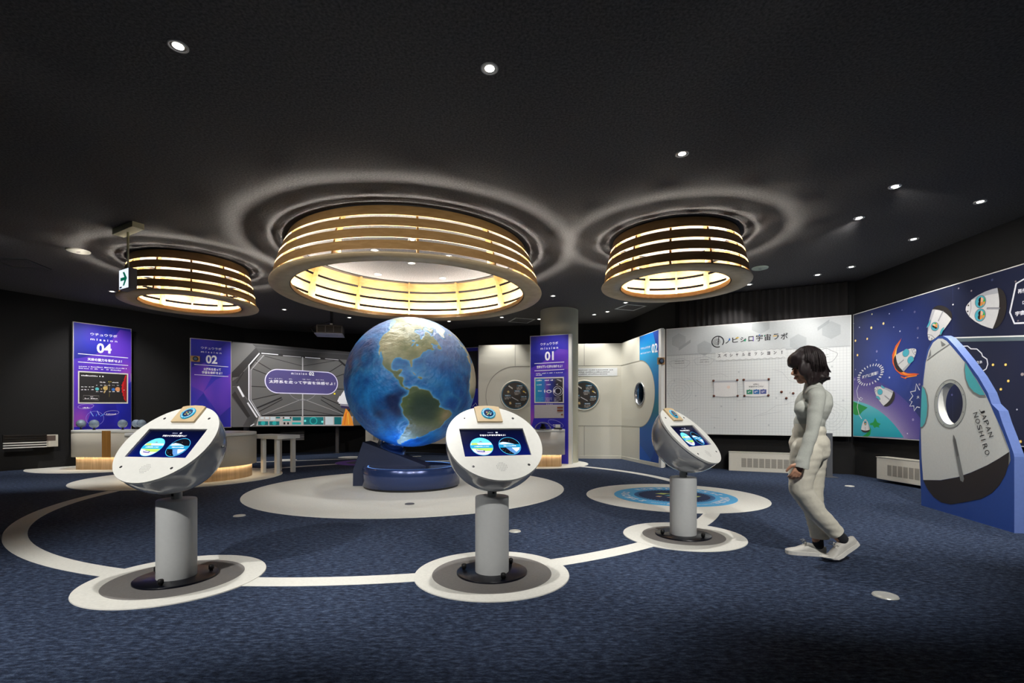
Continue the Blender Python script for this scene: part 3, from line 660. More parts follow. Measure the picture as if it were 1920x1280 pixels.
# ------------------------------------------------------------------ globe
GC = Vector((-1.4963, 7.25, 1.543)); GR = 0.9545; RB, RC = 0.3248, 0.2405
GM = Matrix.Rotation(RB, 3, 'Y') @ Matrix.Rotation(RC, 3, 'X')
LAND = {
 'n_america': [(-168,66),(-162,70),(-156,71.3),(-141,70),(-128,70.5),(-115,68),(-105,68),(-95,68),(-94,72),(-88,69),(-82,69),(-82,66.5),(-87,64),(-93.5,61),(-94.7,58.8),(-92,57),(-88,56.5),(-82.5,55.2),(-82,52.8),(-79.5,51.2),(-79,54.5),(-77,57),(-78,60),(-77.5,62.4),(-73,62.3),(-69.5,61),(-69.5,59),(-66,58.7),(-64.5,60.2),(-61.5,57),(-57.5,54.5),(-55.8,52.2),(-59,50.2),(-66,50.2),(-68.5,48.8),(-65,48.9),(-64.3,47.8),(-65,46.2),(-61.5,45.8),(-60,46.2),(-61,45.2),(-65.5,43.5),(-66.2,44.5),(-70,43.7),(-70.7,42.2),(-70,41.7),(-73.8,40.6),(-75,38.6),(-76.2,37),(-75.6,35.3),(-77.8,34),(-80.8,32.1),(-81.4,30.4),(-80.1,27),(-80.4,25.3),(-81.1,25.2),(-82.7,27.8),(-83.8,29.9),(-85.3,29.7),(-88,30.3),(-89.3,29.1),(-91.5,29.4),(-94.5,29.5),(-97.2,27.6),(-97.8,22.5),(-96.2,19.2),(-94.5,18.2),(-91.5,18.5),(-90.4,20.8),(-87.1,21.5),(-87.6,19),(-88.6,15.9),(-85.5,15.9),(-83.3,15),(-83.7,11.2),(-81.8,9),(-79.5,9.5),(-77.3,8.3),(-78.3,7.6),(-80.3,7.4),(-82.8,8.2),(-85.7,10),(-87.6,12.9),(-91.5,14),(-94.5,16.2),(-98.5,16.6),(-102,18),(-105.6,20.4),(-106.5,23.5),(-109.2,26.3),(-112.3,29.3),(-114.7,31.7),(-113,28.8),(-110.9,25.5),(-109.5,23.1),(-110.4,23.3),(-112.2,25.8),(-115,28),(-116,30.5),(-117.2,32.6),(-120.5,34.4),(-122.4,37.2),(-124.2,40.3),(-124.4,43),(-124,46.3),(-124.6,48.3),(-122.8,49),(-127.5,51),(-130.3,54.5),(-133.5,57.5),(-139.5,59.7),(-146,60.8),(-151.5,59.4),(-158,56.2),(-163.5,54.8),(-158,58.5),(-162,60),(-166,62),(-161.5,64.5)],
 'baffin': [(-88,73.6),(-80,73.7),(-71,71),(-62,67),(-66,62.3),(-72,63.5),(-77,65),(-73,67),(-79,70),(-88,70.5)],
 'victoria': [(-117,72.5),(-105,73),(-102,69.5),(-113,68.8),(-117,70.5)], 'ellesmere': [(-90,77),(-78,77),(-64,82),(-75,83),(-92,81)], 'banks': [(-125,72),(-122,74),(-116,73),(-121,71.3)],
 'southampton': [(-87,65.5),(-81,64),(-84,62.7),(-87,63.6)], 'newfoundland': [(-59.3,47.8),(-56,46.8),(-53,46.8),(-53.5,48.6),(-56,51.3),(-57.5,50.5)], 'vancouver': [(-128,50.7),(-125.2,50),(-123.5,48.4),(-125.5,48.8)],
 'greenland': [(-73,78.2),(-60,82),(-35,83.6),(-18,81),(-19,76),(-22,71),(-32,68),(-40,65),(-43,60),(-48,61),(-53,66),(-54,70),(-58,75)],
 'iceland': [(-24,65.5),(-21,66.3),(-15,66.2),(-14,64.8),(-19,63.4),(-22.5,64)],
 'cuba': [(-84.8,21.9),(-82,23.1),(-79,22.5),(-75.5,21),(-74.2,20.2),(-77.6,19.9),(-78,21),(-81.5,22.2)], 'hispaniola': [(-74.4,18.5),(-73,19.9),(-69.8,19.8),(-68.4,18.6),(-71.5,17.7)], 'jamaica': [(-78.3,18.3),(-76.3,18.1),(-77.2,17.8)], 'puerto_rico': [(-67.2,18.4),(-65.7,18.4),(-65.8,18),(-67.2,18)],
 's_america': [(-77.3,8.5),(-75.5,10.7),(-72.3,12.1),(-71.5,11),(-68.5,11),(-64,10.4),(-61.8,10.6),(-60,8.5),(-57,6),(-52,4.7),(-50,1.5),(-50,-0.8),(-48,-0.8),(-44.3,-2.6),(-39.8,-2.9),(-37,-4.9),(-35.2,-5.5),(-34.8,-8),(-37,-11.5),(-39,-13.5),(-39.2,-17.5),(-40.8,-21.5),(-44.5,-23.2),(-48.2,-25.8),(-48.7,-28.5),(-52,-32.6),(-54.8,-34.9),(-58.2,-34),(-57,-36.5),(-57.8,-38.2),(-62.2,-39),(-62.3,-40.8),(-65,-41.2),(-63.8,-42.6),(-65.4,-45),(-67.5,-46),(-65.8,-47.8),(-69,-50.8),(-68.4,-52.4),(-65.2,-54.7),(-69,-55.3),(-73.5,-52.8),(-75.6,-48),(-74,-43.5),(-73.7,-39),(-71.6,-33),(-71.4,-29),(-70.3,-24),(-70.3,-18.5),(-75.8,-14.7),(-78.8,-8.8),(-81.2,-5.9),(-80.2,-3.3),(-80.8,-2),(-80,0.8),(-78.6,2),(-77.3,4),(-77.6,6.7)],
 'africa': [(-17,21),(-16.3,19),(-17.5,14.7),(-16.7,12.4),(-13.3,9),(-11.4,6.9),(-7.5,4.4),(-2,4.8),(4,6.3),(9,4),(9.5,0),(13,-6),(13.5,-12),(12,-17),(15,-26),(18.4,-34),(26,-34),(35,-24),(40.5,-15),(39,-5),(51,11.5),(43,11.5),(37,20),(32.5,30),(20,31),(11,33.5),(10,37),(0,36),(-6,35.8),(-9.8,31),(-13,27.8)],
 'iberia': [(-9.3,43),(-8.8,37),(-5.5,36.1),(-0.5,38),(3.2,42),(8,44),(12,45),(10,54),(4,52),(-1,49.5),(-4.7,48.5),(-1.3,46),(-1.8,43.4)], 'britain': [(-5.5,50),(1.5,51.3),(0,53),(-2,56),(-3,58.6),(-6,57),(-3,54.5),(-5,52)], 'ireland': [(-10,52),(-6,52.2),(-6,54.5),(-8,55.3),(-10,54)], 'scandinavia': [(5,59),(12,56),(18,60),(28,71),(20,70),(10,63)],
 'antarctica': [(-180,-78),(-120,-74),(-75,-73),(-58,-63.5),(-62,-70),(-60,-75),(-20,-74),(30,-69),(90,-66),(150,-68),(180,-78),(180,-90),(-180,-90)],
 'siberia': [(-180,66),(-170,66),(-172,64.5),(-180,63)],
}
WATER = [[(-92,46.7),(-88,48.8),(-84.8,46.6),(-87.5,46.5)], [(-88,42),(-87.9,44.5),(-86,46),(-85,45.5),(-86.4,43.8),(-86.5,41.8)], [(-84.5,46),(-80,45.5),(-81.7,43.2),(-83,44)], [(-83.2,41.6),(-79,42.8),(-81.5,41.5)], [(-79.6,43.4),(-76.3,44),(-77,43.3)], [(-99,53.8),(-96.6,50.6),(-97.5,53.6)], [(-117,61.3),(-110,62.8),(-112,61)], [(-124.5,66.5),(-118,66.8),(-121,65)]]
def inside(lo, la, poly):
    r = np.zeros(lo.shape, bool); n = len(poly)
    for i in range(n):
        x0, y0 = poly[i]; x1, y1 = poly[(i + 1) % n]
        if y0 == y1: continue
        c = (y0 > la) != (y1 > la)
        r ^= c & (lo < (x1 - x0) * (la - y0) / (y1 - y0) + x0)
    return r
def sm_noise(lo, la, seed, freq, octv=5):
    """smooth noise on the sphere"""
    rng = np.random.RandomState(seed); x = np.cos(la) * np.cos(lo); y = np.cos(la) * np.sin(lo); z = np.sin(la); o = np.zeros_like(lo); amp = 1.0; tot = 0
    for k in range(octv):
        s_ = np.zeros_like(lo)
        for j in range(7):
            d = rng.normal(size=3); d /= np.linalg.norm(d); s_ += np.sin(freq * (x * d[0] + y * d[1] + z * d[2]) * rng.uniform(0.7, 1.4) + rng.uniform(0, 6.28) + 0.8 * np.sin(freq * 0.7 * (x * d[1] + y * d[2] - z * d[0])))
        o += amp * s_ / 7 ** 0.5; tot += amp; amp *= 0.6; freq *= 2.0
    return o / tot
def make_globe(parent):
    nlo, nla = 720, 360
    lo1 = np.linspace(-180, 180, nlo, endpoint=False); la1 = np.linspace(-90, 90, nla + 1)
    LO, LA = np.meshgrid(lo1, la1); lo, la = np.radians(LO), np.radians(LA)
    jit = 0.55 * sm_noise(lo, la, 5, 45, 3); jit2 = 0.55 * sm_noise(lo, la, 9, 45, 3)
    land = np.zeros(LO.shape, bool)
    for p in LAND.values(): land |= inside(LO + jit, LA + jit2, p)
    for p in WATER: land &= ~inside(LO + jit * 0.3, LA + jit2 * 0.3, p)
    def blur(a, n):
        for _ in range(n):
            p = np.pad(a, ((1, 1), (0, 0)), 'edge'); a = (p[:-2] + a + p[2:]) / 3
            a = (np.roll(a, 1, 1) + a + np.roll(a, -1, 1)) / 3
        return a
    lf = land.astype(float); shelf = blur(lf, 9); far = blur(lf, 60); edge = blur(lf, 2)
    n1 = sm_noise(lo, la, 1, 9, 5); n2 = sm_noise(lo, la, 2, 40, 4); n3 = sm_noise(lo, la, 3, 5, 3)
    def mixc(a, b, t): t = np.clip(t, 0, 1)[..., None]; return np.asarray(a) * (1 - t) + np.asarray(b) * t
    L = lambda *c: np.array(lin(c))
    ridge = np.exp(-np.abs(sm_noise(lo, la, 11, 6, 2)) * 9)
    oc = mixc(L(12, 66, 140), L(36, 124, 196), 0.5 + 0.75 * n1)
    oc = mixc(oc, L(8, 34, 84), (-n3 - 0.1) * 1.5)
    oc = mixc(oc, L(72, 150, 196), ridge * 0.35)
    oc = mixc(oc, L(96, 110, 160), np.clip((LA - 18) / 30, 0, 1) * 0.55 * np.clip((LO + 75) / 20, 0, 1) * np.clip(1 - (LO + 75) / 60, 0.3, 1))
    oc = mixc(oc, L(150, 172, 206), np.clip((LA - 28) / 40, 0, 1) * 0.6)
    oc = mixc(oc, L(86, 170, 224), np.clip(shelf * 2.0, 0, 1) * 0.75)
    oc = mixc(oc, L(150, 180, 214), np.clip((LA - 64) / 14, 0, 1) * 0.6)
    oc = mixc(oc, L(40, 120, 210), np.clip((-LA - 34) / 22, 0, 1) * 0.7)
    dry = np.exp(-((LO + 112) / 14) ** 2 - ((LA - 38) / 16) ** 2)
    lc = mixc(L(108, 120, 92), L(146, 152, 124), 0.5 + 0.8 * n1)
    lc = mixc(lc, L(172, 172, 146), dry * 0.8 + 0.2 * n2)
    lc = mixc(lc, L(170, 178, 150), np.clip((LA - 60) / 16, 0, 1) * 0.6)
    lc = mixc(lc, L(70, 92, 46), np.clip((24 - LA) / 6, 0, 1) * 0.8)
    am = np.exp(-((LO + 62) / 14) ** 4 - ((LA + 4) / 14) ** 4)
    lc = mixc(lc, L(30, 54, 48), am * 0.95)
    sa_dry = np.clip((-LA - 12) / 12, 0, 1)
    lc = mixc(lc, L(120, 124, 112), sa_dry * (0.6 + 0.35 * n1))
    lc = mixc(lc, L(150, 132, 100), np.exp(-((LO + 41) / 5) ** 2 - ((LA + 8) / 7) ** 2) * 0.8)
    lc = mixc(lc, L(180, 186, 180), np.clip((-LA - 32) / 16, 0, 1) * 0.8)
    lc = mixc(lc, L(196, 190, 160), (LO > -20) * np.clip((LA - 8) / 8, 0, 1) * 0.9)
    lc = mixc(lc, L(84, 100, 66), (LO > -20) * np.clip((10 - LA) / 6, 0, 1) * 0.8)
    ice = inside(LO, LA, LAND['greenland']) | (LA < -62)
    lc = mixc(lc, L(232, 236, 238), ice * 0.9)
    lc = mixc(lc, L(196, 196, 150), np.clip((0.85 - edge) * 3, 0, 1) * 0.35)
    col = mixc(oc, lc, np.clip((edge - 0.42) * 6, 0, 1)) * (1 + 0.10 * n2)[..., None]
    andes = np.exp(-((LO + 70 + 0.10 * np.clip(-LA - 20, -60, 40) * 0 - np.where(LA > -18, (LA + 18) * -0.35, 0)) / 3.5) ** 2) * (LA < 10)
    rock = np.exp(-((LO + 113) / 9) ** 2) * (LA > 18) * (LA < 65)
    relief = edge * (0.004 + 0.0045 * np.clip(n2, -1, 2) * (0.35 + 1.6 * rock + 2.0 * andes)) + (1 - edge) * 0.0035 * sm_noise(lo, la, 21, 60, 4)
    r = GR + relief - 0.002
    X = r * np.cos(la) * np.cos(lo); Y = r * np.cos(la) * np.sin(lo); Z = r * np.sin(la)
    vs = np.stack([X, Y, Z], -1).reshape(-1, 3)
    idx = np.arange((nla + 1) * nlo).reshape(nla + 1, nlo); a = idx[:-1]; b = np.roll(idx, -1, 1)[:-1]; c = np.roll(idx, -1, 1)[1:]; d = idx[1:]
    fs = np.stack([a, b, c, d], -1).reshape(-1, 4)
    me = bpy.data.meshes.new('globe_sphere'); me.from_pydata(vs.tolist(), [], fs.tolist())
    at = me.color_attributes.new('map', 'FLOAT_COLOR', 'POINT')
    full = np.concatenate([np.clip(col, 0.002, 0.95), np.ones(col.shape[:2] + (1,))], -1).astype(np.float32)
    at.data.foreach_set('color', full.ravel())
    me.polygons.foreach_set('use_smooth', [True] * len(me.polygons)); me.update()
    m = bpy.data.materials.new('painted_relief_globe'); m.use_nodes = True; nt = m.node_tree; b_ = nt.nodes['Principled BSDF']; b_.inputs['Roughness'].default_value = 0.42
    an = nt.nodes.new('ShaderNodeAttribute'); an.attribute_name = 'map'; nt.links.new(an.outputs['Color'], b_.inputs['Base Color'])
    tc = nt.nodes.new('ShaderNodeTexCoord'); nn = nt.nodes.new('ShaderNodeTexNoise'); nn.inputs['Scale'].default_value = 26; nn.inputs['Detail'].default_value = 6
    nt.links.new(tc.outputs['Object'], nn.inputs['Vector']); bp = nt.nodes.new('ShaderNodeBump'); bp.inputs['Strength'].default_value = 0.35; bp.inputs['Distance'].default_value = 0.02
    nt.links.new(nn.outputs['Fac'], bp.inputs['Height']); nt.links.new(bp.outputs['Normal'], b_.inputs['Normal'])
    me.materials.append(m)
    o = bpy.data.objects.new('globe_sphere', me); C.objects.link(o); o.parent = parent; o.location = GC - parent.location
    o.rotation_euler = GM.to_euler(); o['label'] = 'blue relief globe showing the Americas'
    return o
t = thing('globe_exhibit', 'huge blue relief globe on a navy stand in the centre of the hall', 'globe', (-1.50, 7.31, 0.004))
make_globe(t)
MB().lathe([(0.69, 0.0), (0.69, 0.03), (0.71, 0.03), (0.712, 0.29), (0.700, 0.306), (0.66, 0.308), (0.655, 0.300), (0, 0.300)], NAVY, 128).lathe([(0.691, 0.0), (0.691, 0.029)], BLACK, 96).build('stand_drum', NAVY, t, 'round navy stand')
mb = MB(); mb.prism([(-0.866, 0.0), (-0.862, 0.24), (-0.716, 0.655), (0.22, 0.300), (0.30, 0.28), (0.30, 0.0)], -0.06, 0.34, mat('dark_navy_lacquer', (46, 54, 78), 0.35, 0.2, var=0.04))
mb.build('stand_wedge', None, t, 'dark slanted wedge behind the drum')
COLL = mat('blue_metal_collar', (70, 104, 170), 0.2, 0.7, var=0.04); A = GM @ Vector((0, 0, 1)); lc = GC - t.location
MB().cyl(lc - A * 0.90, lc - A * 1.06, 0.15, 0.15, COLL, 40).cyl(lc - A * 1.06, lc - A * 1.30, 0.19, 0.22, COLL, 40).build('axis_collar', NAVY, t, bevel=0.0)
MB().cyl(lc - A * 0.92 + Vector((-0.19, 0, 0.06)), lc - A * 1.10 + Vector((-0.21, 0, 0.06)), 0.035, 0.035, STEEL, 24).build('motor_shaft', STEEL, t, 'steel shaft under the globe')
m = mat('blue_led_strip', (120, 175, 255), 0.4, emit=0.6, var=0.0)
MB().lathe([(0.64, 0.300), (0.64, 0.306), (0.628, 0.306), (0.628, 0.300)], m, 96, close=True, smooth=False).build('light_strip', m, t, 'bluish light strip on the drum')
spot('globe_uplight', (-1.5, 6.63, 0.33), (-1.5, 7.2, 1.2), 9, 120, 1.0, (0.35, 0.6, 1.0), 0.1)

# ------------------------------------------------------------------ counters
GLOWS = mat('warm_plinth_strip', (255, 234, 202), 0.5, emit=13.0, var=0.0)
def rounded(x0, y0, x1, y1, r, n=10):
    P = []
    for cx, cy, a0 in ((x1 - r, y1 - r, 0), (x0 + r, y1 - r, 90), (x0 + r, y0 + r, 180), (x1 - r, y0 + r, 270)):
        for i in range(n + 1):
            a = math.radians(a0 + 90 * i / n); P.append((cx + r * math.cos(a), cy + r * math.sin(a)))
    return P
def offset_in(P, k, c):
    return [(c[0] + (x - c[0]) * (1 - k / max(0.3, abs(x - c[0]) + 1e-6)) if abs(x - c[0]) > k else x, c[1] + (y - c[1]) * (1 - k / max(0.15, abs(y - c[1]))) if abs(y - c[1]) > k else y) for x, y in P]
def counter(label, c, size, r, m, body0=0.245, top=0.765, accent=None, rz=0.0):
    t = thing('display_counter', label, 'counter', (c[0], c[1], 0.004), rz)
    w, d = size[0] / 2, size[1] / 2
    if r == 'round': ol = lambda k: [((w - k) * math.cos(2 * PI * i / 72), (w - k) * math.sin(2 * PI * i / 72)) for i in range(72)]
    else: ol = lambda k: rounded(-w + k, -d + k, w - k, d - k, max(r - k, 0.02))
    MB().zprism(ol(0.0), body0, top - 0.055, m, True).build('body', m, t)
    MB().zprism(ol(0.012), top - 0.06, top - 0.048, m, True).build('shadow_gap', m, t)
    MB().zprism(ol(0.0), top - 0.05, top, WHITE, True).build('top', WHITE, t, 'white counter top')
    MB().zprism(ol(0.07), 0.0, body0, OAK, True).build('plinth', OAK, t, 'recessed oak plinth')
    P, Q = ol(0.045), ol(0.055); n = len(P); mb = MB()
    mb.add([(x, y, body0 - 0.004) for x, y in P] + [(x, y, body0 - 0.004) for x, y in Q], [(i, (i + 1) % n, n + (i + 1) % n, n + i) for i in range(n)], GLOWS)
    mb.build('light_strip', GLOWS, t, 'warm light strip under the body')
    if accent is not None:
        MB().box((accent, -d - 0.003, (body0 + top - 0.05) / 2 + 0.02), (0.165, 0.012, top - 0.01 - body0), OAKD).build('wood_strip', OAKD, t, 'vertical oak strip on the front')
    return t
counter('long pale counter with an oak strip and grey balls at the far left', (-7.70, 9.78), (1.90, 0.8), 0.30, GREIGE, accent=-0.10)
counter('round pale counter behind the left kiosk, before the spaceship screen', (-5.37, 8.25), (1.86, 1.86), 'round', GREIGE, body0=0.225)
counter('pale counter with a clear dome below the mission 01 panel', (0.37, 10.2), (1.46, 0.56), 0.22, mat('grey_counter_front', (182, 180, 174), 0.4, var=0.02))
# balls on the left counter
BALL = mat('blue_grey_glossy_ball', (120, 136, 152), 0.08, var=0.15, scale=30, coat=0.8)
def ball(px, Y, label, r=0.082):
    top = 0.769; p = W(px, 793, Y); t = thing('ball_on_stand', label, 'ball', (p.x, p.y, top), group='grey balls on stands on the left counter')
    MB().lathe([(0.03, 0), (0.03, 0.006), (0.016, 0.008), (0.016, 0.045)], BLACK, 20).build('stand', BLACK, t)
    MB().ell((0, 0, 0.038 + r), (r, r, r), BALL, nu=32, nv=20).build('ball', BALL, t)
ball(152, 9.95, 'glossy grey ball on black stand, leftmost on the left counter')
ball(176.5, 9.6, 'glossy grey ball on black stand, second from left and nearest the counter front')
ball(230, 9.75, 'glossy grey ball on black stand right of the oak strip')
ball(256, 10.05, 'glossy grey ball on black stand, hindmost, half behind its right neighbour')
ball(265.5, 9.9, 'glossy grey ball on black stand, rightmost on the left counter')
# clear dome and card on the counter under panel 01
GLASS = bpy.data.materials.new('clear_acrylic'); GLASS.use_nodes = True
g_ = GLASS.node_tree.nodes['Principled BSDF']; g_.inputs['Transmission Weight'].default_value = 1.0; g_.inputs['Roughness'].default_value = 0.02; g_.inputs['IOR'].default_value = 1.25
p = W(1018, 806, 10.02)
t = thing('clear_dome', 'clear dome with dark model inside on the counter below the mission 01 panel', 'display dome', (p.x, p.y, 0.769))
MB().lathe([(0.17 * math.cos(PI / 2 * k / 14), 0.15 * math.sin(PI / 2 * k / 14)) for k in range(15)] + [(0.164 * math.cos(PI / 2 * k / 14), 0.144 * math.sin(PI / 2 * k / 14)) for k in range(14, -1, -1)], GLASS, 48, close=True).build('dome', GLASS, t)
MB().lathe([(0.19, 0), (0.19, 0.008), (0, 0.008)], STEEL, 48).build('base', STEEL, t)
MB().lathe([(0.05, 0.008), (0.07, 0.04), (0.03, 0.07), (0.045, 0.10), (0, 0.12)], DARKG, 16).build('model', DARKG, t, 'dark model under the dome')
p = W(1046, 806, 9.98)
t = thing('control_box', 'small black box with white card beside the clear dome on the counter', 'control box', (p.x, p.y, 0.769))
MB().box((0, 0, 0.018), (0.16, 0.10, 0.036), BLACK).build('box', BLACK, t, bevel=0.004)
MB().prism([(-0.05, 0.036), (0.05, 0.036), (0.05, 0.10), (-0.05, 0.10)], -0.004, 0.004, WHITE).build('card', WHITE, t, 'white card')
# white table beside the round counter
d2 = Vector((0.868, -0.497, 0)); n2 = Vector((0.497, 0.868, 0)); e2 = Vector((-4.14, 8.66, 0))
t = thing('white_table', 'white table with square legs right of the round counter', 'table', tuple(e2 - d2 * 0.42 + n2 * 0.2), math.atan2(d2.y, d2.x))
MB().box((0.0, 0, 0.665), (0.84, 0.46, 0.07), WHITE).build('table_top', WHITE, t, bevel=0.006)
for x, y in ((0.30, -0.15), (-0.10, -0.15), (0.30, 0.17), (-0.10, 0.17)):
    MB().box((x, y, 0.319), (0.07, 0.07, 0.626), WHITE).build('leg', WHITE, t, bevel=0.008)

# ------------------------------------------------------------------ hanging arrow sign
px0 = Vector((-4.85, 6.16, CEIL))
t = thing('exit_sign', 'small lit white sign with green arrow hanging from the ceiling at left', 'exit sign', (px0.x, px0.y, CEIL), math.radians(-30))
PLT = mat('cream_sign_plate', (236, 232, 190), 0.5, var=0.03)
MB().box((0, 0, -0.035), (0.54, 0.13, 0.07), PLT).build('ceiling_plate', PLT, t, bevel=0.004)
MB().cyl((0, 0, -0.07), (0, 0, -0.54), 0.012, 0.012, PLT, 16).build('rod', PLT, t)
zs1, zs0 = -0.54, -0.80
MB().box((0.0, 0, (zs0 + zs1) / 2), (0.27, 0.09, zs1 - zs0), GREYM).build('sign_box', GREYM, t, bevel=0.006)
SIGNW = mat('lit_sign_white', (232, 240, 250), 0.4, emit=1.1, var=0.0); SIGNG = mat('lit_sign_green', (6, 130, 100), 0.4, emit=0.5, var=0.0)
f = Face(0.001, -0.045); zc = (zs0 + zs1) / 2
f.rect(-0.125, zs0 + 0.01, 0.125, zs1 - 0.01, SIGNW, 1)
f.poly([(-0.085, zc - 0.02), (0.02, zc - 0.02), (-0.025, zc - 0.085), (0.02, zc - 0.085), (0.09, zc), (0.02, zc + 0.085), (-0.025, zc + 0.085), (0.02, zc + 0.02), (-0.085, zc + 0.02)], SIGNG, 2)
f.poly([(-0.11, zs0 + 0.02), (-0.05, zs0 + 0.02), (-0.05, zs0 + 0.04), (-0.11, zs0 + 0.04)], flat((60, 150, 200)), 2)
f.build('sign_face', t, 'lit white face with green arrow')

# ------------------------------------------------------------------ projector
pp = W(620, 620, 10.0)
t = thing('projector', 'grey projector hanging from the ceiling left of the globe top', 'projector', (pp.x, pp.y, CEIL), math.radians(14))
zc = pp.z - CEIL
PRJ = mat('grey_projector_plastic', (88, 88, 92), 0.5, var=0.05)
MB().box((0, 0, zc), (0.50, 0.42, 0.165), PRJ).build('housing', PRJ, t, bevel=0.012)
UND = mat('pale_blue_projector_cover', (168, 180, 214), 0.5, var=0.03)
MB().box((-0.02, 0.02, zc - 0.088), (0.54, 0.46, 0.014), UND).box((0, 0, zc - 0.097), (0.3, 0.03, 0.006), UND).build('bottom_cover', UND, t, 'pale bluish underside')
f = Face(0.002, -0.21)
for k in range(3):
    x = -0.155 + k * 0.155; f.rect(x - 0.068, zc - 0.062, x + 0.068, zc + 0.062, BLACK, 1)
    for q in range(4): f.annulus((x, zc), 0.012 + q * 0.014, 0.016 + q * 0.014, DARKG, 2, 32)
f.build('fan_grille', t, 'three square fan grilles')
MB().cyl((0.02, 0, zc + 0.08), (0.02, 0, 0), 0.03, 0.03, BLACK, 20).build('ceiling_pole', BLACK, t)
MB().box((0.02, -0.0, zc + 0.10), (0.16, 0.16, 0.03), BLACK).box((0.02, -0.085, zc + 0.125), (0.05, 0.01, 0.02), WHITE).build('bracket', BLACK, t)
MB().tube([(-0.25, 0, zc - 0.03), (-0.34, 0, zc - 0.03), (-0.38, 0, zc + 0.05), (-0.33, 0, zc + 0.09), (-0.2, 0.05, zc + 0.14), (0, 0.04, zc + 0.2)], 0.007, BLACK, 8).build('cable', BLACK, t)

# ------------------------------------------------------------------ convectors, vents, posts, sockets on the walls
RADM = mat('cream_convector', (206, 203, 190), 0.5, var=0.03)
def convector(label, p0, p1, z0, h, cells):
    p0, p1 = Vector(p0), Vector(p1); d = p1 - p0; L = d.length; rz = math.atan2(d.y, d.x)
    t = thing('convector_heater', label, 'convector heater', (p0.x, p0.y, 0), rz)
    MB().box((L / 2, 0.09, z0 + h / 2), (L, 0.18, h), RADM).build('casing', RADM, t, bevel=0.006)
    f = Face(0.002, 0.0); x = 0.22
    SL = flat((146, 143, 134))
    for k in range(cells):
        f.rect(x, z0 + h * 0.22, x + 0.085, z0 + h * 0.70, flat((166, 163, 152)), 1)
        for j in range(12):
            zz = z0 + h * (0.235 + 0.038 * j); f.rect(x + 0.004, zz, x + 0.081, zz + h * 0.018, SL, 2)
        x += 0.1
    f.build('grille', t, 'slatted outlet grille')
    MB().box((L / 2, 0.088, z0 + h + 0.004), (L + 0.01, 0.19, 0.008), RADM).build('lid', RADM, t)
convector('cream convector heater under the whiteboard, left of the person', (4.15, 9.34), (5.35, 8.72), 0.0, 0.355, 8)
convector('cream convector heater under the star mural, left of the rocket cutout', (5.83, 7.80), (5.86, 6.40), 0.045, 0.345, 8)
p0, p1 = W(690, 800, 13.2), W(900, 800, 12.6)
convector('cream convector heater at the back wall, behind the globe stand', (p0.x - 0.1, 13.3), (p1.x + 0.2, 12.75), 0.30, 0.37, 14)
def post(label, px, Y, w, z1):
    p = W(px, 800, Y); t = thing('support_post', label, 'post', (p.x, p.y, 0))
    MB().box((0, 0, z1 / 2), (w, 0.08, z1), GREYM).build('post', GREYM, t, bevel=0.003)
    MB().box((0, -0.05, 0.004), (w + 0.08, 0.16, 0.008), GREYM).build('foot_plate', GREYM, t)
post('grey support post under the whiteboard, behind the walking person', 1553, 8.38, 0.10, 0.75)
post('grey support post under the spaceship screen, left of the globe stand', 633, 13.75, 0.09, 0.80)
post('grey support post under the spaceship screen, behind the round counter', 462, 12.1, 0.10, 0.80)
def wall_vent(label, p, L, rz, n, z0, z1, pale):
    t = thing('wall_vent', label, 'wall vent', (p[0], p[1], 0), rz)
    MB().box((0, 0.01, (z0 + z1) / 2), (L, 0.03, z1 - z0), BLACK).build('backing', BLACK, t)
    for k in range(n):
        z = z0 + (z1 - z0) * (k + 0.5) / n; m = WHITE if k < pale else BLACK
        MB().box((0, -0.014, z), (L, 0.022, (z1 - z0) / n * 0.42), m).build('slat', m, t)
rzL = math.atan2(1.0, 0.55)
p = W(51, 828, 9.42)
wall_vent('dark slatted vent with pale lower slats on the left wall', (p.x + 0.02, p.y - 0.06), 0.62, rzL, 6, 0.42, 0.69, 3)
p = W(548, 815, 13.25); wall_vent('slatted vent with pale slats under the spaceship screen', (p.x, p.y), 0.6, 0.36, 7, 0.38, 0.66, 4)
p = W(91, 826, 9.75)
t = thing('wall_box', 'cream wall box with brown panel on the left wall beside the vent', 'wall box', (p.x + 0.05, p.y - 0.04, 0), rzL)
MB().box((0, 0.03, 0.55), (0.28, 0.06, 0.24), RADM).build('casing', RADM, t, bevel=0.006)
f = Face(0.002, 0.0); f.rect(-0.12, 0.55, 0.10, 0.655, flat((92, 78, 72)), 1); f.build('panel', t, 'brown panel')

# ------------------------------------------------------------------ mission panels
FRAME = mat('silver_panel_frame', (186, 182, 178), 0.4, 0.2, var=0.03)
VIOLET = poster_material('violet_poster', [(0.30, (20, 20, 150)), (0.45, (34, 30, 176)), (0.58, (72, 40, 184)), (0.72, (146, 62, 176))], (0.9, 1, 0.55), 0.3)
VIOLET2 = poster_material('violet_poster_overlay', [(0.30, (58, 34, 172)), (0.5, (92, 46, 186)), (0.7, (160, 72, 176))], (1.0, 1, 0.6), 2.1)
VIOLET3 = poster_material('blue_poster_overlay', [(0.30, (10, 20, 140)), (0.55, (16, 28, 166)), (0.75, (52, 36, 176))], (1.0, 1, 0.6), 4.4)
def lerp2(a, b, t): return (a[0] + (b[0] - a[0]) * t, a[1] + (b[1] - a[1]) * t)
def board(P, name, m, th=0.05, frame=True, side=None):
    """board and thin frame of a panel"""
    MB().box((P.L / 2, th / 2, (P.z0 + P.z1) / 2), (P.L, th, P.z1 - P.z0), side or FRAME).build('core', side or FRAME, P.o)
    f = Face(0.0, -0.001); f.rect(0.012, P.z0 + 0.012, P.L - 0.012, P.z1 - 0.012, m, 0); f.build(name, P.o)
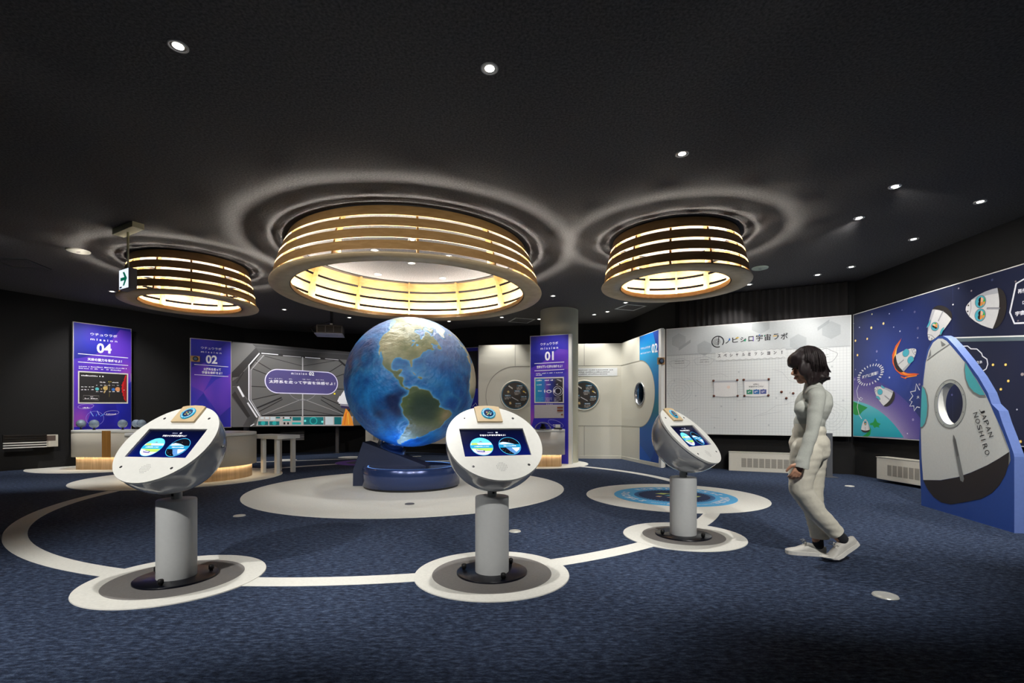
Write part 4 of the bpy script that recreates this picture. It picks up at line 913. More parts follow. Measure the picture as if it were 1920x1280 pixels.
def T(f, P, s, bl, br, tl, m, layer=3, bold=0.015):
    """text spanning three picture points of the panel"""
    f.text(s, P.uv(*bl), P.uv(*br), P.uv(*tl), m, layer, bold)
def PLN(f, P, pts, w, m, layer=3, closed=False): f.line(P.P(*pts), w, m, layer, closed)
def GK(f, P, a, b, h, m, layer=3, cell=None):
    """line of unreadable small print between two picture points"""
    A, B = P.uv(*a), P.uv(*b); f.greek(A[0], min(A[1], B[1]), B[0], h, m, layer, cell)
WT = flat((238, 238, 244), 0.6)

# --- mission 04
P = Panel('mission_panel', 'tall violet panel numbered 04 behind the left counter with grey balls', 'panel', (-9.02, 10.02), (-8.49, 10.88), 0.26, 2.985)
board(P, 'poster', VIOLET, 0.05)
f = Face(0.0009, -0.001)
f.poly(P.P((138.5, 605), (215, 614), (196, 655), (175, 668), (138.5, 672)), VIOLET3, 1)
f.poly(P.P((138.5, 674), (178, 664), (200, 650), (225, 618), (246, 622), (246, 700), (138.5, 730)), VIOLET2, 1)
f.poly(P.P((138.5, 706), (160, 718), (175, 760), (160, 800), (138.5, 800)), VIOLET2, 2)
f.poly(P.P((214, 740), (246, 715), (246, 800), (225, 800)), VIOLET3, 2)
T(f, P, 'ウチュウラボ', (169.4, 628.4), (219.7, 633.1), (169.4, 623.2), WT)
T(f, P, 'm i s s i o n', (169.4, 637.2), (219.7, 641.9), (169.4, 633.3), WT)
T(f, P, '04', (181.4, 661.4), (209, 662.9), (181.4, 642.9), WT, 3, 0.03)
PLN(f, P, [(146.2, 662.7), (240.2, 670.9)], 0.012, WT); PLN(f, P, [(146.2, 678.2), (240.2, 685)], 0.012, WT)
T(f, P, '天体の重力を体感せよ！', (163.9, 675.8), (228.4, 680.4), (163.9, 670.2), WT, 3, 0.03)
for k in range(2):
    for q in range(8):
        a = lerp2((147.5, 687 + 3.6 * k), (239 - 12 * k, 691.8 + 3.4 * k), q / 8); b = lerp2((147.5, 687 + 3.6 * k), (239 - 12 * k, 691.8 + 3.4 * k), (q + 0.95) / 8); GK(f, P, a, b, 0.022, WT, 3)
for a, b in (((150, 766), (172, 757)), ((196, 778), (222, 770))):
    f.line([lerp2(P.uv(*a), P.uv(*b), 0.5 + 0.5 * math.cos(t_)) if False else (lerp2(P.uv(*a), P.uv(*b), 0.5)[0] + 0.13 * math.cos(t_), lerp2(P.uv(*a), P.uv(*b), 0.5)[1] + 0.05 * math.sin(t_) + 0.12 * 0.13 * math.cos(t_)) for t_ in [2 * PI * k / 40 for k in range(40)]], 0.006, flat((190, 180, 230)), 3, True)
    GK(f, P, lerp2(a, b, 0.12), lerp2(a, b, 0.85), 0.025, WT, 3)
c = P.uv(178, 784); f.line([(c[0] + 0.15 * math.cos(2 * PI * k / 40), c[1] + 0.15 * math.sin(2 * PI * k / 40)) for k in range(40)], 0.006, flat((150, 150, 230)), 3, True)
for a, b, col in (((169, 771), (175, 780), (150, 190, 240)), ((182, 770), (186, 778), (180, 190, 240)), ((181, 776), (180, 780), (70, 140, 230)), ((188, 780), (195, 776), (90, 160, 240))): PLN(f, P, [a, b], 0.012, flat(col), 4)
f.build('print', P.o, 'white lettering and drawings')
f = Face(0.0009, -0.006)
q0, q1, q2, q3 = P.P((146.2, 695.1), (240.2, 700), (239.9, 756.3), (146.1, 756.3))
f.poly([q0, q1, q2, q3], flat((214, 212, 204)), 0)
i0, i1, i2, i3 = P.P((148.5, 697.4), (237.8, 702), (237.6, 754), (148.4, 754)); f.poly([i0, i1, i2, i3], flat((26, 25, 28)), 1)
GK(f, P, (152, 704.5), (195, 706), 0.028, WT, 2)
yc = 727.5
RED = flat((196, 18, 24))
sun = [P.uv(236.8 - x, y) for x, y in ((0, 703), (2.5, 704), (5, 712), (4.4, 713), (8, 718), (7, 719), (10, 722), (8, 724), (9.5, 728), (8.2, 732), (9, 735), (6.8, 737), (7.5, 741), (5, 743), (5.2, 747), (3, 750), (0, 753))]
f.poly(sun, RED, 2)
f.poly([P.uv(236.8 - x, y) for x, y in ((0, 704), (1, 706), (4, 716), (6, 728), (5, 740), (2, 750), (0, 752))], flat((150, 10, 16)), 3)
def pl(px, py, rpx, col, layer=3, ry=None):
    c = P.uv(px, py); r = abs(P.uv(px + rpx, py)[0] - c[0]); f.circ(c, r, flat(col), layer, 24, r * (ry or 1.0))
pl(181.8, 729, 3.6, (90, 190, 200)); pl(189.8, 729, 1.2, (220, 180, 110)); pl(212.2, 730, 3.3, (44, 110, 200))
pl(197.5, 727.5, 4.6, (206, 178, 106)); f.poly(P.P((193.5, 736), (200.5, 722), (201.5, 723), (196, 737)), flat((190, 160, 90)), 4); f.rect(*P.uv(201.3, 745), *P.uv(203.6, 716), flat((26, 25, 28)), 5)
pl(220.5, 729.5, 4.8, (222, 150, 96)); f.rect(*P.uv(224.2, 745), *P.uv(226, 716), flat((26, 25, 28)), 5)
PLN(f, P, [(204.8, 714), (204.8, 744)], 0.006, flat((120, 110, 50)), 3); GK(f, P, (203, 716), (208, 716), 0.02, flat((214, 196, 60)), 4)
for x in (154, 160.5, 166.8, 173.3): GK(f, P, (x - 2, 725.5), (x + 2.2, 725.5), 0.016, WT, 3); GK(f, P, (x - 2.3, 731), (x + 2.3, 731), 0.022, WT, 3)
for x in (181.8, 189.8, 197, 204.8, 212.2, 221): GK(f, P, (x - 2.2, 734.6), (x + 2.4, 734.6), 0.018, WT, 4); GK(f, P, (x - 2, 722.6), (x + 2, 722.6), 0.014, WT, 6)
GK(f, P, (187, 717), (200, 716.4), 0.022, WT, 3); GK(f, P, (210, 717.5), (222, 716), 0.022, WT, 3); GK(f, P, (231.5, 731.5), (235.5, 731.5), 0.02, WT, 4)
f.line(P.P((156, 741), (185.5, 742), (184.5, 750), (155.5, 748.5)), 0.006, flat((150, 150, 150)), 3, True); GK(f, P, (158.5, 747), (183, 748), 0.022, WT, 3); GK(f, P, (166, 743.8), (175, 744), 0.014, WT, 3)
f.build('info_board', P.o, 'black planet chart in pale frame')

# --- mission 02 with the spaceship screen
P = Panel('mission_panel', 'violet panel numbered 02 at the left end of the spaceship screen', 'panel', (-7.28, 11.03), (-6.655, 11.566), 0.77, 2.81)
board(P, 'poster', VIOLET, 0.06)
f = Face(0.0009, -0.001); s5 = lambda x, y: (340 + 0.1797 * x, 600 + 0.1797 * y)
f.poly(P.P(s5(110, 490), s5(250, 440), s5(400, 300), s5(470, 240), s5(108, 200)), VIOLET3, 1)
f.poly(P.P(s5(110, 490), s5(240, 445), s5(345, 540), s5(230, 750), s5(110, 690)), VIOLET2, 1)
f.poly(P.P(s5(230, 750), s5(360, 620), s5(514, 560), s5(514, 900), s5(400, 1000)), VIOLET2, 2)
f.poly(P.P(s5(108, 900), s5(230, 760), s5(420, 1100), s5(108, 1100)), VIOLET3, 2)
T(f, P, 'ウチュウラボ', (376.8, 653.9), (415.1, 656.8), (376.8, 649.2), WT); T(f, P, 'm i s s i o n', (376.8, 660.7), (415.1, 663.6), (376.8, 657.2), WT)
T(f, P, '02', (385.8, 681.0), (407.4, 682.3), (385.8, 665), WT, 3, 0.03)
PLN(f, P, [(364.3, 682.9), (428, 687.5)], 0.012, WT); PLN(f, P, [(364.3, 702.1), (428, 705.7)], 0.012, WT)
T(f, P, '太陽系を走って', (381.3, 694.3), (414, 695.6), (381.3, 689), WT, 3, 0.03); T(f, P, '宇宙を体感せよ！', (378.6, 700.4), (416.4, 702), (378.6, 695.2), WT, 3, 0.03)
f.build('print', P.o, 'white lettering')
def sensor_plate(label, loc, rz, w, h, d=0.03):
    t = thing('sensor_plate', label, 'sensor plate', tuple(loc), rz)
    MB().box((0, -d / 2, 0), (w, d, h), WOOD).build('wood_block', WOOD, t, bevel=0.003)
    MB().lathe([(0.055, 0), (0.055, 0.008), (0.03, 0.010)], DARKG, 40, c=(0.005, -d, 0), M=Matrix.Rotation(PI / 2, 3, 'X')).lathe([(0.03, 0.004), (0, 0.006)], flat((60, 90, 130)), 24, c=(0.005, -d, 0), M=Matrix.Rotation(PI / 2, 3, 'X')).build('badge', None, t, 'round dark badge')
c_ = P.uv(365.5, 672.5)
sensor_plate('small wooden plate with round badge on the left edge of the violet 02 panel', P.o.matrix_basis @ Vector((c_[0], -0.003, c_[1])), P.rz, 0.18, 0.13)

P = Panel('spaceship_screen', 'wide grey spaceship cockpit screen with an oval mission 02 caption, left of the globe', 'screen', (-6.65, 11.57), (-3.95, 13.886), 0.77, 2.81)
def sc(rgb): return mat('screen_print_%d_%d_%d' % tuple(rgb), rgb, 0.4, emit=0.40, var=0.0)
board(P, 'picture_ground', sc((84, 84, 84)), 0.06, side=BLACK)
f = Face(0.0009, -0.001)
def sp(*pts): return P.P(*[s5(*q) for q in pts])
DK, DK2, LG, MG = sc((30, 30, 32)), sc((48, 48, 50)), sc((214, 214, 220)), sc((104, 104, 106))
f.poly(sp((525, 240), (740, 250), (780, 285), (525, 545)), sc((92, 92, 92)), 1); f.poly(sp((525, 545), (780, 285), (810, 335), (600, 590), (525, 600)), DK, 2)
f.poly(sp((740, 250), (1790, 335), (1790, 420), (810, 335), (780, 285)), DK2, 2); f.line(sp((760, 285), (1790, 360)), 0.02, sc((66, 66, 68)), 3)
f.poly(sp((525, 640), (600, 590), (690, 500), (690, 820), (590, 690), (525, 690)), DK2, 2)
f.poly(sp((525, 700), (590, 690), (800, 1010), (720, 1108), (525, 1108)), sc((58, 58, 60)), 1); f.poly(sp((525, 780), (560, 740), (720, 1000), (690, 1020)), DK, 2); f.poly(sp((525, 800), (690, 1020), (640, 1108), (525, 1108)), sc((80, 80, 82)), 2)
win = sp((820, 345), (1640, 415), (1790, 540), (1790, 900), (1690, 1000), (820, 1000), (705, 830), (705, 500))
f.line(win, 0.06, DK, 3, True); f.poly(win, sc((88, 88, 88)), 2)
f.line(sp((815, 345), (705, 470), (705, 830), (815, 1003)), 0.026, LG, 4); f.line(sp((860, 365), (725, 520), (725, 830), (830, 1003)), 0.02, sc((150, 150, 154)), 4)
f.line(sp((590, 690), (650, 800)), 0.045, LG, 4); f.line(sp((575, 660), (650, 540)), 0.03, DK, 4); f.line(sp((690, 860), (790, 1015)), 0.035, LG, 5); f.line(sp((720, 1105), (760, 1082)), 0.02, LG, 5)
f.line(sp((835, 345), (1010, 360)), 0.02, LG, 4); f.line(sp((1060, 370), (1250, 385)), 0.02, sc((150, 150, 154)), 4); f.line(sp((1290, 388), (1450, 400)), 0.02, LG, 4); f.line(sp((1500, 402), (1640, 415)), 0.02, sc((150, 150, 154)), 4)
cx_ = (1265, 715)
for a in ((725, 500), (770, 420), (725, 690), (740, 830), (780, 920), (800, 960), (1690, 970), (1700, 900), (1730, 720), (1700, 560), (1690, 450)):
    b = lerp2(a, cx_, 0.55); f.line(sp(a, b), 0.02 if a[0] % 3 else 0.035, DK, 3)
f.line(sp((830, 995), (1265, 820)), 0.012, sc((150, 150, 150)), 3); f.line(sp((1265, 820), (1690, 980)), 0.012, sc((150, 150, 150)), 3); f.line(sp((860, 995), (1265, 930), (1640, 1000)), 0.014, DK, 3); f.line(sp((870, 375), (1265, 480), (1620, 420)), 0.014, DK, 3)
f.line(sp((1265, 385), (1265, 1000)), 0.028, sc((170, 170, 172)), 4)
c = P.uv(*s5(1265, 715)); f.line([(c[0] + 0.36 * math.cos(2 * PI * k / 48), c[1] + 0.30 * math.sin(2 * PI * k / 48)) for k in range(48)], 0.016, sc((120, 120, 126)), 4, True)
# instrument desk
f.poly(sp((810, 1003), (1790, 1003), (1790, 1102), (780, 1102)), sc((172, 168, 166)), 5)
TEAL, TEAL2, PALE = sc((20, 104, 110)), sc((40, 160, 160)), sc((190, 202, 208))
for x0, y0, x1, y1, m in ((825, 1010, 860, 1030, PALE), (875, 1010, 915, 1030, PALE), (930, 1010, 980, 1045, PALE), (985, 1008, 1030, 1025, TEAL), (800, 1055, 905, 1095, TEAL), (918, 1055, 1022, 1095, TEAL), (1058, 1010, 1072, 1027, K_), (1078, 1010, 1130, 1028, PALE), (1132, 1010, 1146, 1027, K_),
                          (1058, 1034, 1142, 1050, TEAL2), (1066, 1065, 1084, 1088, K_), (1104, 1065, 1122, 1088, K_), (1160, 1010, 1248, 1048, TEAL), (1155, 1065, 1248, 1088, TEAL2), (1275, 1010, 1482, 1090, TEAL), (1490, 1008, 1496, 1090, K_), (1502, 1008, 1585, 1090, PALE), (1595, 1010, 1670, 1088, TEAL)):
    f.poly(sp((x0, y0), (x1, y0), (x1, y1), (x0, y1)), m, 6)
for (x, y), r, m in (((1378, 1050), 0.10, TEAL2), ((1378, 1050), 0.075, TEAL), ((1378, 1050), 0.045, PALE), ((1378, 1050), 0.033, TEAL), ((852, 1074), 0.05, TEAL2), ((970, 1074), 0.05, TEAL2), ((1290, 1050), 0.03, sc((110, 220, 214))), ((1470, 1060), 0.03, sc((110, 220, 214)))):
    f.circ(P.uv(*s5(x, y)), r, m, 7 if m is not TEAL else 8, 24)
# plain rocket with flame at the right
ORG, WH = sc((240, 150, 52)), sc((232, 232, 238))
f.poly(sp((1670, 1100), (1690, 1000), (1715, 920), (1750, 960), (1780, 1030), (1796, 1100)), ORG, 9); f.line(sp((1700, 1090), (1720, 960)), 0.02, sc((200, 90, 40)), 10); f.line(sp((1745, 1090), (1735, 970)), 0.02, sc((250, 200, 80)), 10)
f.poly(sp((1665, 870), (1780, 880), (1770, 930), (1665, 915)), sc((52, 44, 84)), 9); f.poly(sp((1640, 870), (1660, 790), (1700, 725), (1790, 700), (1790, 880)), WH, 10); f.poly(sp((1625, 845), (1650, 790), (1662, 795), (1645, 860)), WH, 11); f.poly(sp((1655, 872), (1780, 880), (1780, 905), (1655, 890)), sc((150, 148, 160)), 11)
f.circ(P.uv(*s5(1598, 768)), 0.025, sc((240, 214, 40)), 9, 16)
f.build('print', P.o, 'cockpit window and instrument desk picture')
# oval caption
f = Face(0.0009, -0.011)
def oval(k):
    z0, z1 = P.uv(*s5(960, 762))[1] + k, P.uv(*s5(960, 507))[1] - k; r = (z1 - z0) / 2; xl = P.uv(*s5(868, 640))[0] + k + r; xr = P.uv(*s5(1632, 650))[0] - k - r; zc = (z0 + z1) / 2
    return [(xr + r * math.cos(a), zc + r * math.sin(a)) for a in [PI * (i / 20) - PI / 2 for i in range(21)]] + [(xl + r * math.cos(a), zc + r * math.sin(a)) for a in [PI * (i / 20) + PI / 2 for i in range(21)]]
f.poly(oval(0), sc((216, 212, 240)), 0); f.poly(oval(0.022), sc((74, 68, 120)), 1)
SW = sc((244, 244, 250))
T(f, P, 'm i s s i o n', s5(1145, 566), s5(1308, 572), s5(1145, 542), SW, 3, 0.01); T(f, P, '02', s5(1330, 577), s5(1384, 579), s5(1330, 541), SW, 3, 0.03)
T(f, P, '太陽系を走って宇宙を体感せよ！', s5(912, 655), s5(1602, 680), s5(912, 621), SW, 3, 0.010)
for x, s_ in ((930, 'たい'), (988, 'よう'), (1035, 'けい'), (1140, 'はし'), (1275, 'う'), (1325, 'ちゅう'), (1420, 'たい'), (1468, 'かん')): T(f, P, s_, s5(x - 18, 612 + (x - 930) * 0.03), s5(x + 18, 613 + (x - 930) * 0.03), s5(x - 18, 602 + (x - 930) * 0.03), SW, 3, 0.01)
f.build('caption', P.o, 'violet oval caption with white lettering')

# --- panel half hidden behind the globe
p0, p1 = W(838, 700, 13.0), W(897.2, 700, 12.55)
P = Panel('mission_panel', 'violet panel with white drawings, almost hidden behind the globe', 'panel', (p0.x, p0.y), (p1.x, p1.y), 0.95, 2.82)
board(P, 'poster', VIOLET3, 0.06)
f = Face(0.0009, -0.001); f.rect(0.02, 1.75, P.L - 0.02, 2.72, flat((22, 22, 30)), 1)
f.line(P.P((886, 762), (892, 755), (897, 765)), 0.012, WT, 2); f.line(P.P((886, 770), (891, 764), (896, 772)), 0.012, WT, 2); f.build('print', P.o)

# --- mission 01
P = Panel('mission_panel', 'violet panel numbered 01 standing before the pillar', 'panel', (0.40, 10.80), (1.225, 10.49), 0.0, 2.81)
board(P, 'poster', VIOLET, 0.10, side=mat('white_panel_side', (214, 212, 206), 0.5, var=0.03))
MB().box((P.L + 0.03, 0.05, P.z1 / 2), (0.06, 0.10, P.z1), WHITE).build('side_post', WHITE, P.o, 'white side post')
f = Face(0.0009, -0.001); s1 = lambda x, y: (990 + 0.10156 * x, 620 + 0.10156 * y)
f.poly(P.P(s1(52, 130), s1(330, 90), s1(540, 250), s1(250, 590), s1(52, 690)), VIOLET3, 1); f.poly(P.P(s1(52, 690), s1(260, 590), s1(560, 330), s1(735, 350), s1(735, 700), s1(52, 800)), VIOLET2, 1)
f.poly(P.P(s1(52, 1020), s1(110, 1050), s1(110, 1600), s1(52, 1800)), VIOLET2, 2)
T(f, P, 'ウチュウラボ', (1013.4, 648), (1046.4, 645.2), (1013.4, 643), WT); T(f, P, 'm i s s i o n', (1013.6, 655.6), (1046.4, 653.5), (1013.6, 651.2), WT)
T(f, P, '01', (1021.7, 676.1), (1038.3, 675.2), (1021.7, 659.1), WT, 3, 0.03)
PLN(f, P, [(1002.2, 681.5), (1057.9, 678.4)], 0.014, WT); PLN(f, P, [(1002.4, 695), (1057.9, 692.3)], 0.014, WT)
T(f, P, '空気が薄い世界を体感せよ！', (1006.5, 690.8), (1054.5, 688.6), (1006.5, 685.4), WT, 3, 0.03)
for a, b in (((1005, 701), (1022, 700)), ((1023, 700), (1038, 699.4)), ((1039, 699.4), (1055.5, 698.4)), ((1005, 704), (1017, 703.6))): GK(f, P, a, b, 0.022, WT)
f.line([(P.uv(1042, 794)[0] + 0.17 * math.cos(2 * PI * k / 32), P.uv(1042, 794)[1] + 0.07 * math.sin(2 * PI * k / 32) - 0.05 * math.cos(2 * PI * k / 32)) for k in range(32)], 0.006, flat((170, 170, 230)), 3, True); GK(f, P, (1037, 794), (1050, 797), 0.02, WT); GK(f, P, (1038, 797), (1050, 800), 0.02, WT)
for k in range(4): f.circ(P.uv(1025.5 + 3.2 * k, 757.4), 0.011, flat((190, 180, 220)), 3, 12)
f.build('print', P.o, 'white lettering')
f = Face(0.0009, -0.006)
q = P.P((1002, 707.5), (1057.5, 706.3), (1057.5, 755.5), (1002, 755.5)); f.poly(q, flat((214, 212, 206)), 0)
i0, i1, i2, i3 = P.P((1004, 709.6), (1055.4, 708.6), (1055.4, 753.4), (1004, 753.4))
gm = axis_material('chart_colour_bands', 0, i0[0], i1[0], [(0, (16, 150, 190)), (0.32, (40, 110, 196)), (0.42, (110, 64, 176)), (0.55, (30, 50, 150)), (0.78, (14, 14, 34)), (1, (8, 8, 14))])
f.poly([i0, i1, i2, i3], gm, 1)
GK(f, P, (1006, 714.4), (1038, 713), 0.03, WT, 2); f.line(P.P((1044, 711), (1053, 715)), 0.012, flat((180, 180, 190)), 2); f.line(P.P((1046, 711), (1053, 713)), 0.008, flat((180, 180, 190)), 2)
for a, b in (((1006.5, 722), (1017.5, 722)), ((1025, 721.6), (1033, 721.6)), ((1043, 721), (1049, 721)), ((1009, 733.6), (1016, 733.6))): GK(f, P, a, b, 0.026, WT, 2)
for x in (1021.5, 1039.3): f.poly(P.P((x - 1.6, 733), (x, 729), (x + 1.6, 733), (x, 737)), WT, 2)
f.circ(P.uv(1029.5, 733.5), 0.062, WT, 2, 24, 0.035); f.circ(P.uv(1029.5, 733.8), 0.035, flat((40, 60, 160)), 3, 20, 0.02)
c = P.uv(1046.3, 733); f.annulus(c, 0.058, 0.078, flat((180, 184, 196)), 2, 24); f.annulus(c, 0.105, 0.112, WT, 2, 24)
for x in (1006, 1022.5, 1039):
    for k in range(4): GK(f, P, (x, 746 + 2.1 * k), (x + 13 - (k == 3) * 4, 746 + 2.1 * k), 0.013, flat((190, 190, 210)) if x > 1010 else flat((90, 170, 210)), 2)
f.build('info_board', P.o, 'blue and black chart in pale frame')
f = Face(0.0009, -0.006); f.poly(P.P((1002, 758.6), (1057.5, 758.0), (1057.5, 783.3), (1002, 783.6)), flat((170, 168, 170)), 0)
f.build('magnet_board', P.o, 'grey magnet board')
for i, (px, py, n) in enumerate(((1050.5, 764, 6), (1050.5, 769.6, 6), (1054, 777.2, 2))):
    a, b = P.uv(px - n * 0.9, py + 0.4), P.uv(px + n * 0.9, py - 0.6); t = thing('magnet_strip', ['brown wooden letter magnets in the top row on the grey magnet board', 'brown wooden letter magnets in the second row on the grey magnet board', 'short brown magnet alone in the lower corner of the grey magnet board'][i], 'magnet', tuple(P.o.matrix_basis @ Vector((a[0], -0.008, a[1]))), P.rz)
    MB().box(((b[0] - a[0]) / 2, -0.006, (b[1] - a[1]) / 2), (b[0] - a[0], 0.012, 0.034), flat((120, 62, 38))).build('strip', flat((120, 62, 38)), t)

# ------------------------------------------------------------------ white porthole wall
PW = thing('porthole_wall', 'cream exhibition wall with round boards, porthole and blue 02 end behind the pillar', 'partition', (0, 0, 0))
HT = 2.81
A0, A1, A2 = (-0.835, 12.19), (2.66, 11.85), (3.0, 9.9)
class Sub(Panel):
    """a leg of the wall drawn in its own local frame"""
    def __init__(s, name, p0, p1):
        s.p0, s.p1 = Vector(p0), Vector(p1); s.d = s.p1 - s.p0; s.L = s.d.length; s.d.normalize(); s.z0, s.z1 = 0, HT; s.rz = math.atan2(s.d.y, s.d.x)
    def put(s, o): o.location = (s.p0.x, s.p0.y, 0); o.rotation_euler = (0, 0, s.rz); return o
B = Sub('b', A0, A1); Sd = Sub('s', A1, A2)
B.put(MB().box((B.L / 2, 0.05, HT / 2), (B.L, 0.10, HT), CREAM).build('wall_board', CREAM, PW))
B.put(MB().box((B.L / 2, -0.006, 0.035), (B.L, 0.012, 0.07), CREAM).build('skirting', CREAM, PW))
SEAM = flat((150, 148, 138))
SR = 0.735; SZ = 1.535
# slanted leg with a real porthole opening
tc_ = Sd.uv(1199.5, 738); RP = 0.235
mb = MB(); n = 64; x0, x1, z0, z1 = 0.0, Sd.L, 0.0, HT
corners = [math.atan2(z - tc_[1], x - tc_[0]) % (2 * PI) for x in (x0, x1) for z in (z0, z1)]
angs = sorted([2 * PI * i / n for i in range(n)] + corners)
def edge(a):
    c_, s_ = math.cos(a), math.sin(a); k = 99
    if c_ > 1e-9: k = min(k, (x1 - tc_[0]) / c_)
    if c_ < -1e-9: k = min(k, (x0 - tc_[0]) / c_)
    if s_ > 1e-9: k = min(k, (z1 - tc_[1]) / s_)
    if s_ < -1e-9: k = min(k, (z0 - tc_[1]) / s_)
    return (tc_[0] + c_ * k, tc_[1] + s_ * k)
outer = [edge(a) for a in angs]; inner = [(tc_[0] + RP * math.cos(a), tc_[1] + RP * math.sin(a)) for a in angs]; nn = len(angs)
vs = [(x, 0, z) for x, z in outer] + [(x, 0, z) for x, z in inner] + [(x, 0.12, z) for x, z in inner] + [(x, 0.12, z) for x, z in outer]
fs = []
for i in range(nn):
    j = (i + 1) % nn; fs += [(i, j, nn + j, nn + i), (nn + i, nn + j, 2 * nn + j, 2 * nn + i), (2 * nn + i, 2 * nn + j, 3 * nn + j, 3 * nn + i), (3 * nn + i, 3 * nn + j, j, i)]
mb.add(vs, fs, CREAM); Sd.put(mb.build('wall_board', CREAM, PW))
Sd.put(MB().box((Sd.L / 2, -0.006, 0.035), (Sd.L, 0.012, 0.07), CREAM).build('skirting', CREAM, PW))
MX = Matrix.Rotation(PI / 2, 3, 'X')
pf = Sd.put(MB().lathe([(RP + 0.03, 0.0), (RP + 0.03, 0.012), (RP + 0.012, 0.02), (RP - 0.002, 0.012), (RP - 0.004, -0.14), (RP + 0.01, -0.14)], STEEL, 64, c=(tc_[0], 0, tc_[1]), M=MX).build('porthole_ring', STEEL, PW, 'steel porthole ring'))
Sd.put(MB().box((tc_[0], 0.30, tc_[1]), (0.66, 0.02, 0.66), BLACK).box((tc_[0] - 0.33, 0.21, tc_[1]), (0.02, 0.2, 0.66), BLACK).box((tc_[0] + 0.33, 0.21, tc_[1]), (0.02, 0.2, 0.66), BLACK).box((tc_[0], 0.21, tc_[1] + 0.33), (0.66, 0.2, 0.02), BLACK).box((tc_[0], 0.21, tc_[1] - 0.33), (0.66, 0.2, 0.02), BLACK).build('viewing_box', BLACK, PW, 'dark box behind the porthole'))
mb = MB(); LED = mat('blue_arc_led', (110, 190, 255), 0.4, emit=2.2, var=0.0)
mb.tube([(tc_[0] + 0.10 - 0.16 * math.cos(a), 0.20, tc_[1] + 0.26 * math.sin(a)) for a in [math.radians(k) for k in range(-75, 76, 10)]], 0.008, LED, 8); Sd.put(mb.build('blue_arc', LED, PW, 'glowing blue arc inside the porthole'))
# blue end with the rounded cream field
f = Face(0.0012, -0.001)
BLU = axis_material('blue_end_poster', 2, 0.0, HT, [(0, (12, 78, 160)), (0.25, (10, 86, 172)), (0.42, (14, 110, 130)), (0.62, (8, 108, 176)), (0.85, (16, 150, 206)), (1, (12, 96, 176))])
xe = Sd.L - 0.02; xs = tc_[0]
arcR = [(xs + SR * math.cos(a), SZ + SR * math.sin(a)) for a in [math.radians(90 - 180 * i / 40) for i in range(41)]]
f.poly([(xs, HT - 0.01), (xe, HT - 0.01), (xe, SZ)] + [arcR[k] for k in range(20, -1, -1)], BLU, 1); f.poly([(xe, SZ), (xe, 0.08), (xs, 0.08)] + [arcR[k] for k in range(40, 19, -1)], BLU, 1)
f.poly([(xe, HT - 0.01), (xe, 2.2), (xe - 0.28, HT - 0.01)], flat((12, 60, 150)), 2); f.poly([(xs, 0.08), (xs, 0.42), (xe - 0.3, 0.08)], flat((20, 92, 190)), 2); f.poly([(xe, 0.08), (xe, 0.6), (xe - 0.4, 0.08)], flat((14, 70, 160)), 2)
f.line(arcR, 0.014, SEAM, 3); f.line([(0, SZ + SR), (xs, SZ + SR)], 0.014, SEAM, 3); f.line([(0, SZ - SR), (xs, SZ - SR)], 0.014, SEAM, 3); f.line([(xs, SZ + SR), (xs, HT)], 0.010, SEAM, 3)
T(f, Sd, 'ウチュウラボ', (1202, 656), (1220, 652), (1202, 651.6), WT, 4); T(f, Sd, 'm i s s i o n', (1202, 664.5), (1220, 660.6), (1202, 661), WT, 4); T(f, Sd, '02', (1222.3, 662), (1233.3, 660), (1222.3, 645), WT, 4, 0.02)
Sd.put(f.build('blue_end_print', PW, 'blue end field with white 02'))
Sd.put(MB().box((Sd.L + 0.035, 0.015, HT / 2), (0.11, 0.06, HT), WHITE).build('end_trim', WHITE, PW, 'white end post'))
f = Face(0.0012, -0.001)
xc = B.uv(966, 740)[0]
arcL = [(xc + SR * math.cos(a), SZ + SR * math.sin(a)) for a in [math.radians(90 + 180 * i / 40) for i in range(41)]]
f.line([(B.L, SZ + SR)] + arcL + [(B.L, SZ - SR)], 0.014, SEAM, 1)
for px in (966, 1095.5): x = B.uv(px, 700)[0]; f.line([(x, SZ + SR), (x, HT)], 0.012, SEAM, 1); f.line([(x, 0.07), (x, SZ - SR)], 0.012, SEAM, 1)
B.put(f.build('wall_seams', PW, 'thin grey joints'))
